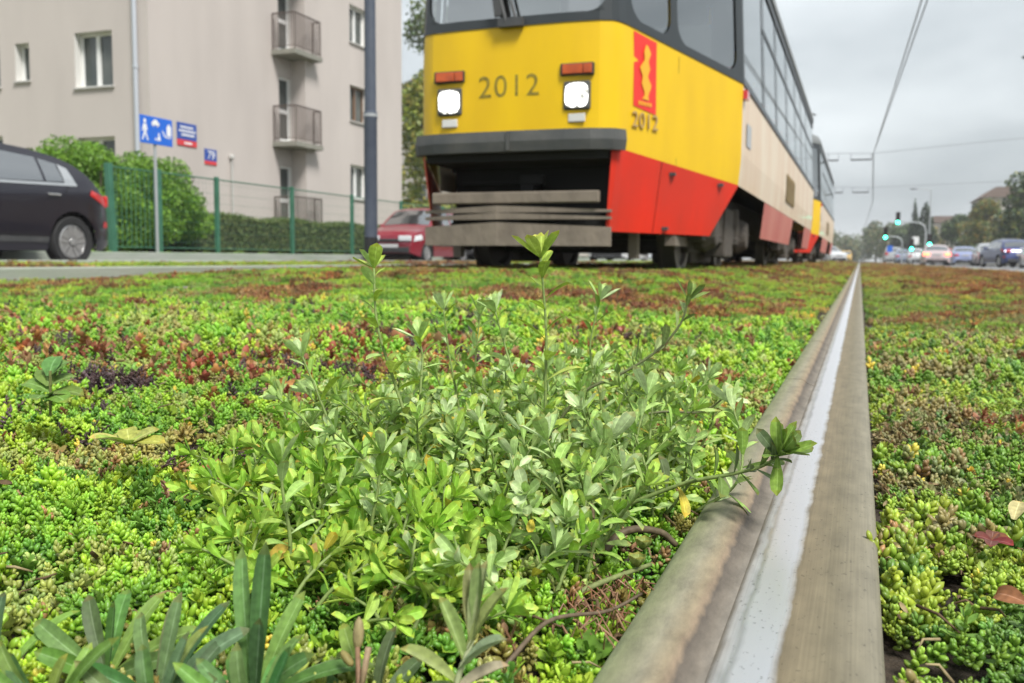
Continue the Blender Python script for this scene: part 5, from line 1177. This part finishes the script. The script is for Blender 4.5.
# ------------------------------------------------------------------ broad leaved plants
def plant_leaf(b, p, d, up, L_, W_, col, curl=.25, fold=.25, blunt=.62, nu=7, petiole=.18, twist=0.):
    """obovate leaf: p base, d direction, up rough normal"""
    p = Vector(p); d = Vector(d).normalized(); up = Vector(up); s = d.cross(up)
    s = s.normalized() if s.length > 1e-4 else Vector((1, 0, 0)); n = s.cross(d).normalized()
    if twist: s, n = s * math.cos(twist) + n * math.sin(twist), n * math.cos(twist) - s * math.sin(twist)
    Gd = []; pos = p.copy(); ang = 0.
    for i in range(nu + 1):
        t = i / nu
        if t < blunt: w_ = petiole + (1 - petiole) * (math.sin(math.pi / 2 * t / blunt)) ** 1.3
        else: w_ = math.sqrt(max(0., 1 - ((t - blunt) / (1 - blunt)) ** 2.2))
        w_ = max(w_, .04) * W_ / 2
        dd = d * math.cos(ang) - n * math.sin(ang); nn = n * math.cos(ang) + d * math.sin(ang)
        row = []
        for u in (-1, -.5, -.07, .07, .5, 1): row.append(pos + s * (u * w_) + nn * (fold * w_ * (abs(u) ** 1.3)))
        Gd.append(row); pos = pos + dd * (L_ / nu); ang += curl / nu * 2 * t + curl / nu * .3
    o = len(b.v)
    for row in Gd: b.v += [tuple(q) for q in row]
    rib = tuple(min(1., c * 1.25 + .05) for c in col); tipc = (col[0] * 1.05 + .02, col[1] * .92, col[2] * .8)
    for i in range(nu):
        for j in range(5):
            cc = rib if j == 2 and i < nu - 1 else (tipc if i == nu - 1 else (tuple(c * .93 for c in col) if j in (0, 4) else col))
            b.face((o + i * 6 + j, o + i * 6 + j + 1, o + (i + 1) * 6 + j + 1, o + (i + 1) * 6 + j), cc)
def smooth_path(pts, n):
    pts = [Vector(p) for p in pts]
    if len(pts) == 2: return [pts[0].lerp(pts[1], i / n) for i in range(n + 1)]
    q = [pts[0] * 2 - pts[1]] + pts + [pts[-1] * 2 - pts[-2]]; out_ = []
    m = len(pts) - 1
    for i in range(n + 1):
        f = min(i / n * m, m - 1e-6); k = int(f); t = f - k; a, b_, c, d = q[k], q[k + 1], q[k + 2], q[k + 3]
        out_.append(.5 * ((2 * b_) + (c - a) * t + (2 * a - 5 * b_ + 4 * c - d) * t * t + (3 * b_ - 3 * c + d - a) * t ** 3))
    return out_
GRN = [(.33, .54, .06), (.26, .48, .05), (.40, .58, .10), (.21, .40, .045)]
SIL = [(.38, .54, .17), (.32, .50, .12), (.44, .58, .24), (.27, .44, .08)]
TIPS = [(.42, .58, .22), (.38, .54, .17), (.50, .62, .32)]
def shoot(parent, pts, r, pal, spacing=.0075, L_=.021, W_=.0078, tip=True, stem=.0013, low=.15, el0=15, el1=62, tipn=6, stemcol=None, drop=0., yellow=.02, name='shoot', origin=None):
    L_ *= 1.05; W_ *= 1.08; path = smooth_path(pts, 26); b = MB(); sc = stemcol or (.24, .32, .10)
    ln = sum((path[i + 1] - path[i]).length for i in range(26)); b.tube(path, [stem * (1.15 - .55 * i / 26) for i in range(27)], 6, True, sc)
    nL = max(3, int(ln * (1 - low) / spacing)); az = r.uniform(0, 6.28)
    def frame(f):
        k = min(int(f * 26), 25); t = (path[k + 1] - path[k]).normalized(); p = path[k].lerp(path[k + 1], f * 26 - k)
        a = t.cross(Vector((.3, -.2, 1))); a = a.normalized() if a.length > 1e-3 else Vector((1, 0, 0)); return p, t, a, t.cross(a)
    for i in range(nL):
        f = low + (1 - low) * i / nL; p, t, a, c = frame(min(f, .999)); az += 2.4 + r.uniform(-.3, .3)
        el = R(el0 + (el1 - el0) * (i / nL) ** 1.5 + r.uniform(-12, 12)); rad = a * math.cos(az) + c * math.sin(az)
        d = rad * math.cos(el) + t * math.sin(el); d.z -= drop * r.uniform(.3, 1)
        s = (1 - .35 * (i / nL) ** 2) * r.uniform(.75, 1.2); cc = r.choice(pal); kk = r.uniform(.82, 1.2); cc = tuple(q * kk for q in cc)
        if r.random() < yellow: cc = (.55, .46, .06)
        plant_leaf(b, p, d, t * 1. + Vector((0, 0, .4)), L_ * s, W_ * s * r.uniform(.85, 1.15), cc, r.uniform(.0, .7), r.uniform(.1, .45), r.uniform(.58, .72), twist=r.uniform(-.3, .3))
    if tip:
        p, t, a, c = frame(.999)
        for i in range(tipn):
            az += 2.4; el = R(34 + 46 * i / tipn + r.uniform(-10, 10)); rad = a * math.cos(az) + c * math.sin(az)
            s = (1.0 - .4 * i / tipn); cc = r.choice(TIPS if pal[0] == SIL[0] else pal); kk = r.uniform(.9, 1.15)
            plant_leaf(b, p, rad * math.cos(el) + t * math.sin(el), t, L_ * s, W_ * s, tuple(q * kk for q in cc), -.2, .4, .66)
    return b.build(name, MT['leaf_soft'], parent, smooth=True, tint=True)
HERO = {'A': [(-0.238, 0.744, -.012), (-0.246, 0.747, 0.018), (-0.251, 0.752, 0.077), (-0.253, 0.757, 0.138), (-0.26, 0.761, 0.2)],
'B': [(-0.35, 0.74, -.01), (-0.374, 0.744, 0.034), (-0.397, 0.751, 0.082), (-0.415, 0.75, 0.137), (-0.425, 0.762, 0.189)],
'C': [(-.29, .82, -.01), (-0.25, 0.837, 0.065), (-0.21, 0.854, 0.09), (-0.18, 0.868, 0.111), (-0.159, 0.878, 0.137), (-0.152, 0.883, 0.161)],
'C2': [(-.27, .81, -.01), (-0.221, 0.824, 0.04), (-0.174, 0.843, 0.057), (-0.134, 0.858, 0.058), (-0.112, 0.857, 0.073)],
'D': [(-.19, .72, -.01), (-0.126, 0.718, 0.022), (-0.087, 0.713, 0.035), (-0.063, 0.712, 0.044), (-0.048, 0.708, 0.057)],
'E': [(-.39, .667, -.01), (-0.41, 0.667, 0.045), (-0.425, 0.665, 0.083), (-0.439, 0.664, 0.114)],
'F': [(-.37, .86, -.01), (-0.383, 0.861, 0.053), (-0.394, 0.862, 0.105), (-0.4, 0.863, 0.146)],
'G': [(-.195, .66, -.015), (-0.199, 0.657, 0.002), (-0.208, 0.657, 0.036), (-0.217, 0.656, 0.062)],
'H': [(-.37, .88, -.01), (-0.375, 0.888, 0.082), (-0.373, 0.895, 0.14)],
'J': [(-.302, .535, -.01), (-0.301, 0.535, 0.02), (-0.298, 0.538, 0.043), (-0.296, 0.541, 0.067)],
'K': [(-.29, .83, -.01), (-0.306, 0.837, 0.062), (-0.329, 0.855, 0.113), (-0.339, 0.854, 0.146)],
'L': [(-.175, .72, -.01), (-0.171, 0.734, 0.026), (-0.167, 0.75, 0.062), (-0.164, 0.764, 0.085)],
'M': [(-.12, .76, -.01), (-0.089, 0.764, 0.015), (-0.087, 0.789, 0.044), (-0.099, 0.809, 0.074)],
'N': [(-.18, .64, -.01), (-0.179, 0.644, 0.015), (-0.176, 0.659, 0.042), (-0.171, 0.673, 0.063)],
'O': [(-.37, .75, -.01), (-0.375, 0.758, 0.068), (-0.379, 0.771, 0.104), (-0.382, 0.771, 0.123)],
'P': [(-.24, .91, -.01), (-0.245, 0.913, 0.055), (-0.257, 0.913, 0.106), (-0.25, 0.921, 0.157)],
'Q': [(-.33, .48, -.01), (-0.329, 0.481, 0.022), (-0.334, 0.482, 0.047), (-0.337, 0.483, 0.069)]}
PG = 'leafy plants between the rails'
SP = empty('leafy_plant', (0, 0, 0), 0, 'silvery green branching plant leaning over the rail, with the tallest shoots', 'plant', PG)
GP = empty('leafy_plant', (0, 0, 0), 0, 'bright green low plant of spoon shaped leaves in front of the silvery one', 'plant', PG)
r1 = random.Random(5)
YGR = [(.36, .50, .06), (.34, .47, .07), (.44, .54, .11)]
shoot(SP, HERO['A'], r1, YGR,   .0075, .031, .0135, low=.1, el0=12, el1=50, tipn=8, stem=.0016)
shoot(SP, HERO['B'], r1, YGR + SIL[:1], .0080, .027, .0130, low=.1, el0=5, el1=45, tipn=6, stem=.0017)
shoot(SP, HERO['C'], r1, [(.20, .28, .07), (.16, .24, .06), (.28, .36, .13)], .0135, .026, .0085, low=.3, el0=25, el1=60, stem=.0016, stemcol=(.13, .15, .06))
shoot(SP, HERO['C2'], r1, SIL, .009, .024, .0085, low=.25, stem=.0015, stemcol=(.16, .17, .08))
shoot(SP, HERO['D'], r1, [(.14, .22, .05), (.18, .28, .06), (.11, .15, .06)], .0062, .024, .0095, low=.2, el0=10, el1=50, stem=.0018, tipn=8)
for d_, L_, W_, cu in (((.55, -.25, .30), .034, .0095, .1), ((.05, -.35, -.9), .030, .0105, -.1), ((.35, .1, .8), .030, .009, .1), ((-.1, .1, .95), .030, .009, .15), ((.2, -.3, .75), .026, .009, .1), ((-.45, -.1, .6), .026, .009, .3), ((-.2, -.5, .1), .022, .009, .3)):
    b = MB(); plant_leaf(b, (-.052, .709, .053), d_, (-.3, -.6, .7), L_, W_, r1.choice([(.16, .27, .05), (.24, .38, .06), (.10, .15, .06)]), cu, .3, .64); b.build('leaf', MT['leaf_soft'], SP, smooth=True, tint=True)
for k in 'EFHKOP': shoot(SP, HERO[k], r1, SIL + YGR[:1], .0095, .027, .0092, low=.15, el0=15, el1=60)
for k in 'GLMN': shoot(SP, HERO[k], r1, SIL, .0055, .028, .0105, low=.1, el0=18, el1=66)
for k in 'JQ': shoot(GP, HERO[k], r1, SIL[1:] + GRN[2:3], .007, .025, .0092, low=.1)
def in_poly(x, y, poly):
    c = False; n = len(poly)
    for i in range(n):
        (x0, y0), (x1, y1) = poly[i], poly[i - 1]
        if (y0 > y) != (y1 > y) and x < (x1 - x0) * (y - y0) / (y1 - y0) + x0: c = not c
    return c
FP = empty('leafy_plant', (0, 0, 0), 0, 'low yellow green plant of small crowded leaves nearest the strap leaved plants', 'plant', PG)
BP = empty('leafy_plant', (0, 0, 0), 0, 'pale fine leaved plant at the back of the clump, behind the tall shoots', 'plant', PG)
POLY = [(-.50, .63), (-.56, .80), (-.50, .98), (-.36, 1.10), (-.22, 1.08), (-.15, .95), (-.135, .78), (-.16, .66), (-.150, .57), (-.165, .50), (-.20, .44), (-.30, .43), (-.40, .50)]
cnt = [0, 0, 0, 0]; used = []; PLANTS = (FP, GP, SP, BP)
for _ in range(9000):
    x = r1.uniform(-.58, -.12); y = r1.uniform(.42, 1.12)
    if not in_poly(x, y, POLY): continue
    q = y + .55 * x + r1.uniform(-.04, .04)
    k = 0 if q < .335 else (1 if q < .47 else (2 if q < .66 else 3))
    if cnt[k] >= 88: continue
    if any((x - a) ** 2 + (y - c) ** 2 < (.014 + .0028 * k) ** 2 for a, c in used): continue
    used.append((x, y)); cnt[k] += 1
    an = r1.uniform(0, 6.28); z0 = -.012 + float(bank(x, y))
    if k >= 2:
        h = r1.uniform(.04, .085) * (1.2 if k == 3 else .95); ln = r1.uniform(.02, .06); pal = SIL if r1.random() < .55 else SIL[1:2] + GRN[2:3] + [(.34, .46, .14)]
    else:
        h = r1.uniform(.020, .050) * (.75 if k == 0 else 1.); ln = r1.uniform(.015, .045); pal = GRN if k else GRN[:3] + YGR[:2]
        if k == 1 and r1.random() < .25: pal = SIL
    pts = [(x, y, z0), (x + ln * .45 * math.cos(an), y + ln * .45 * math.sin(an), z0 + h * .62), (x + ln * math.cos(an), y + ln * math.sin(an), z0 + h)]
    if pts[2][0] > -.125: pts[2] = (-.125, pts[2][1], pts[2][2])
    shoot(PLANTS[k], pts, r1, pal, .0048 if k >= 2 else .0044, r1.uniform(.0165, .0235) * (.85 if k == 0 else 1), r1.uniform(.0058, .0078) * (.95 if k == 0 else 1), low=.05, el0=16, el1=64, yellow=.025, tipn=7)
print('shoots', cnt)
# strap leaved plants at the front edge
STR = [(.09, .19, .045), (.13, .26, .05), (.13, .21, .08), (.065, .14, .04), (.17, .30, .06)]
def strap_plant(loc, leaves, label, pal=STR):
    p = empty('strap_leaf_plant', loc, 0, label, 'plant', 'strap leaved plants at the front edge')
    for (az, el, L_, W_, cu) in leaves:
        b = MB(); d = Vector((math.cos(R(az)) * math.cos(R(el)), math.sin(R(az)) * math.cos(R(el)), math.sin(R(el))))
        plant_leaf(b, (d.x * .002, d.y * .002, 0), d, (-d.x * .3 + .1, -.8 - d.y * .3, .6), L_, W_ * .98, tuple(q * r1.uniform(.8, 1.25) for q in r1.choice(pal)), cu * 1.5, .35, .66, 12, .4, r1.uniform(-.4, .4))
        b.build('leaf', MT['strap'], p, smooth=True, tint=True)
    return p
strap_plant((-.262, .352, -.012), [(140, 62, .075, .010, .15), (100, 80, .075, .0095, .05), (60, 66, .055, .009, .2), (20, 30, .06, .009, .5), (185, 25, .055, .009, .4), (230, 35, .045, .010, .6), (285, 40, .045, .010, .6), (330, 45, .05, .009, .5), (170, 8, .06, .008, .2), (80, 84, .04, .009, .0), (45, 20, .05, .008, .3)], 'strap leaved plant whose broad dark blade stands highest at the front edge')
strap_plant((-.345, .345, -.012), [(160, 60, .045, .009, .3), (120, 50, .05, .010, .3), (75, 55, .048, .009, .3), (30, 38, .05, .009, .4), (200, 40, .05, .010, .5), (350, 30, .045, .009, .5), (95, 80, .038, .008, 0), (260, 40, .04, .009, .6)], 'strap leaved plant in the lower left corner')
strap_plant((-.305, .335, -.012), [(110, 62, .052, .008, .2), (60, 56, .055, .008, .3), (20, 48, .055, .010, .4), (150, 45, .05, .008, .3), (80, 75, .05, .007, .1), (330, 35, .05, .010, .5), (210, 35, .04, .009, .5)], 'strap leaved plant between the two taller ones at the front edge')
strap_plant((-.205, .365, -.014), [(150, 50, .05, .008, .4), (60, 45, .035, .008, .5), (170, 20, .045, .0075, .4), (100, 62, .042, .0075, .3), (20, 30, .04, .008, .4), (240, 35, .035, .008, .5)], 'strap leaved plant beside the pale folded shoot')
for (x, y, lb) in ((-.335, .302, 'low strap leaved plant cut off by the lower left corner'), (-.285, .312, 'strap leaved plant in front of the tallest blade, cut off by the lower edge'), (-.242, .326, 'strap leaved plant right of the tallest blade, cut off by the lower edge'), (-.39, .318, 'strap leaved plant cut off by the left picture edge')):
    strap_plant((x, y, -.012), [(r1.uniform(0, 360), r1.uniform(35, 80), r1.uniform(.035, .055), r1.uniform(.006, .0078), r1.uniform(.1, .6)) for _ in range(7)], lb)
# pale folded shoot, wilted seedling
fs = empty('pale_shoot', (-.165, .352, -.012), 0, 'pale silvery shoot with long folded leaves at the front edge', 'plant')
b = MB(); b.tube([(0, 0, 0), (.005, .012, .028), (.010, .022, .048)], [.0016, .0014, .001], 6, True, (.36, .40, .22)); b.build('stem', MT['leaf_soft'], fs, smooth=True, tint=True)
for (p, az, el, L_, W_, cu) in (((.008, .018, .04), 60, 78, .036, .0075, .1), ((.008, .018, .04), 120, 70, .034, .007, .1), ((.007, .016, .036), 20, 62, .034, .007, .2), ((.006, .014, .032), 160, 60, .030, .007, .2), ((.005, .012, .028), 350, 45, .030, .0075, .3), ((.004, .010, .022), 195, 35, .030, .008, .3), ((.009, .02, .045), 85, 84, .03, .006, 0), ((.003, .008, .018), 30, 30, .028, .007, .3)):
    b = MB(); d = Vector((math.cos(R(az)) * math.cos(R(el)), math.sin(R(az)) * math.cos(R(el)), math.sin(R(el)))); plant_leaf(b, p, d, (-d.x, -d.y - .3, .5), L_, W_, tuple(q * r1.uniform(.85, 1.15) for q in r1.choice([(.28, .34, .15), (.24, .31, .10), (.33, .36, .20)])), cu, 1.0, .55, 10, .4); b.build('leaf', MT['leaf_soft'], fs, smooth=True, tint=True)
wb = empty('wilted_seedling', (-.215, .362, -.012), 0, 'wilted seedling with a pinkish closed bud at the front edge', 'plant')
b = MB(); b.tube([(.012, -.008, -.004), (.004, 0, .014), (0, .006, .028)], [.0016, .0014, .0012], 6, True, (.28, .17, .10)); b.tube([(.006, -.002, .01), (.007, .004, .03)], [.0014, .0016], 5, True, (.36, .26, .16)); b.build('stem', MT['strap'], wb, smooth=True, tint=True)
b = MB(); add_leaf(b, blob_leaf(.016, .0055, .0045, 8, 6), dirm(R(110), R(72)), (0, .006, .026), (.30, .25, .12)); add_leaf(b, blob_leaf(.010, .0045, .004, 8, 6), dirm(R(170), R(40)), (.0, .002, .02), (.26, .22, .08)); b.build('bud', MT['strap'], wb, smooth=True, tint=True)
# fallen leaves
def fallen(loc, cols, L_, W_, rz, el, label, name='fallen_leaf', curl=.6, group='fallen leaves among the plants', fold=.3):
    b = MB(); d = Vector((math.cos(rz) * math.cos(el), math.sin(rz) * math.cos(el), math.sin(el))); plant_leaf(b, (0, 0, 0), d, (-.2, -.7, .8), L_, W_, cols, curl, fold, .5, 8, .3)
    return tag(b.build(name, MT['strap'], None, loc, True, True), label, 'leaf', group)
fallen((-.345, .478, .006), (.55, .40, .07), .020, .014, R(20), R(35), 'yellow fallen leaf with a brown tip beside the tall dark blade')
fallen((-.318, .486, .004), (.42, .26, .10), .018, .016, R(60), R(55), 'tan orange fallen leaf right of the yellow one')
fallen((-.40, .70, .035), (.62, .48, .06), .014, .010, R(80), R(60), 'small yellow leaf standing up among the green shoots')
fallen((.118, .78, .004), (.52, .46, .22), .022, .012, R(70), R(40), 'pale straw coloured leaf on the sedum right of the rail')
fallen((.100, .60, .0), (.30, .13, .06), .020, .012, R(160), R(15), 'brown curled leaf beside the red one right of the rail', curl=1.2)
fallen((.108, .585, .0), (.38, .24, .12), .022, .013, R(10), R(12), 'tan curled leaf under the brown one right of the rail', curl=1.)
fallen((-.50, .66, .03), (.55, .40, .10), .016, .007, R(30), R(20), 'narrow straw leaf lying on the bright green shoots')
rp_ = empty('red_leaf_seedling', (.098, .735, -.012), 0, 'dark red leaved seedling on the sedum right of the rail', 'plant')
for az, el, L_ in ((150, 15, .015), (200, 25, .013), (20, 20, .014), (320, 15, .016), (80, 35, .012), (260, 10, .014)):
    b = MB(); d = Vector((math.cos(R(az)) * math.cos(R(el)), math.sin(R(az)) * math.cos(R(el)), math.sin(R(el)))); plant_leaf(b, (0, 0, .010), d, (0, -.4, 1), L_, .0095, tuple(q * r1.uniform(.6, 1.3) for q in (.17, .06, .045)), .7, .3, .5, 7, .3); b.build('leaf', MT['strap'], rp_, smooth=True, tint=True)
yr = empty('yellow_rosette', (-.594, .628, .022), 0, 'pale yellow green flat rosette lying on the sedum', 'plant')
for k in range(8):
    az = 45 * k + r1.uniform(-15, 15); el = r1.uniform(5, 35); b = MB(); d = Vector((math.cos(R(az)) * math.cos(R(el)), math.sin(R(az)) * math.cos(R(el)), math.sin(R(el)))); plant_leaf(b, (0, 0, .012), d, (0, -.3, 1), r1.uniform(.026, .036), .017, tuple(q * r1.uniform(.85, 1.15) for q in r1.choice([(.42, .44, .10), (.50, .46, .12), (.36, .42, .09)])), .5, .2, .6, 7, .3); b.build('leaf', MT['leaf_soft'], yr, smooth=True, tint=True)
bw = empty('broad_leaf_weed', (-.745, .683, .050), 0, 'dull dark green weed with round leaves at the picture edge', 'plant')
for az, el, L_, zz in ((150, 45, .030, .02), (60, 30, .028, .02), (20, 12, .034, .012), (340, 8, .032, .01), (200, 30, .030, .014), (110, 60, .026, .03), (290, 15, .028, .01), (75, 45, .026, .03)):
    b = MB(); d = Vector((math.cos(R(az)) * math.cos(R(el)), math.sin(R(az)) * math.cos(R(el)), math.sin(R(el)))); plant_leaf(b, (0, 0, zz), d, (.0, -.3, .9), L_, .021, tuple(q * r1.uniform(.8, 1.2) for q in (.14, .25, .06)), .8, .2, .5, 8, .25); b.build('leaf', MT['strap'], bw, smooth=True, tint=True)
b = MB(); b.tube([(0, 0, -.01), (.002, 0, .035)], .0014, 6, True, (.2, .22, .08)); b.build('stem', MT['strap'], bw, tint=True)
# cup rosettes, runner stems and root fibres beside the rail
for x, y, lb in ((-.128, .575, 'small cup shaped green rosette beside the root by the rail'), (-.132, .612, 'small cup shaped rosette behind the nearer one by the rail')):
    p = empty('cup_rosette', (x, y, -.004), 0, lb, 'plant', 'cup rosettes by the rail')
    for k in range(5):
        az = 72 * k + 20; b = MB(); d = Vector((math.cos(R(az)) * .7, math.sin(R(az)) * .7, .6)); plant_leaf(b, (0, 0, .004), d, (0, 0, 1), .011, .010, (.30, .36, .10), -.9, .4, .6, 6, .4); b.build('leaf', MT['leaf_soft'], p, smooth=True, tint=True)
def stem_obj(name, pts, rad, col, label, cat='stem'):
    b = MB(); b.tube(smooth_path(pts, 16), [rad * (1.1 - .4 * i / 16) for i in range(17)], 8, True, col); return tag(b.build(name, MT['strap'], smooth=True, tint=True), label, cat, 'bare stems beside the rail')
stem_obj('bare_stem', [(-.165, .60, -.012), (-.150, .628, .006), (-.128, .645, .004), (-.116, .650, -.006)], .0031, (.13, .10, .06), 'thick dark brown stem curving down to the rail edge')
stem_obj('bare_stem', [(-.165, .52, -.010), (-.145, .545, -.003), (-.122, .59, -.002)], .0021, (.22, .26, .10), 'greenish runner stem lying along the rail edge')
stem_obj('bare_stem', [(-.175, .62, .02), (-.165, .60, .03), (-.158, .575, .008), (-.150, .56, -.006)], .0013, (.30, .22, .12), 'thin pale brown stem hanging before the green leaves')
stem_obj('bare_stem', [(-.160, .42, -.006), (-.15, .46, .004), (-.128, .50, -.002), (-.118, .545, -.006)], .0013, (.16, .12, .08), 'long dry brown stem near the front edge of the rail')
b = MB()
for k in range(90):
    x0, y0 = -.135 + r1.uniform(-.02, .014), .52 + r1.uniform(-.05, .05); an = r1.uniform(0, 6.28); q = r1.uniform(.008, .02)
    b.tube([(x0, y0, -.012), (x0 + q * .5 * math.cos(an), y0 + q * .5 * math.sin(an), r1.uniform(-.006, .002)), (x0 + q * math.cos(an + .6), y0 + q * math.sin(an + .6), -.008)], .0005, 4, False, r1.choice([(.28, .13, .07), (.20, .10, .06), (.34, .20, .12)]))
o = b.build('root_fibres', MT['strap'], tint=True); o['kind'] = 'stuff'

hz = new_mat('haze_air'); hn = hz[0].node_tree; hn.nodes.remove(hz[2])
pv = hn.nodes.new('ShaderNodeVolumePrincipled'); pv.inputs['Density'].default_value = .0008; pv.inputs['Color'].default_value = (.93, .95, .97, 1); hn.links.new(pv.outputs[0], hn.nodes['Material Output'].inputs['Volume'])
b = MB(); b.box2((-960, -260, -1.2), (960, 1860, 24)); o = b.build('haze', hz[0]); o['kind'] = 'stuff'
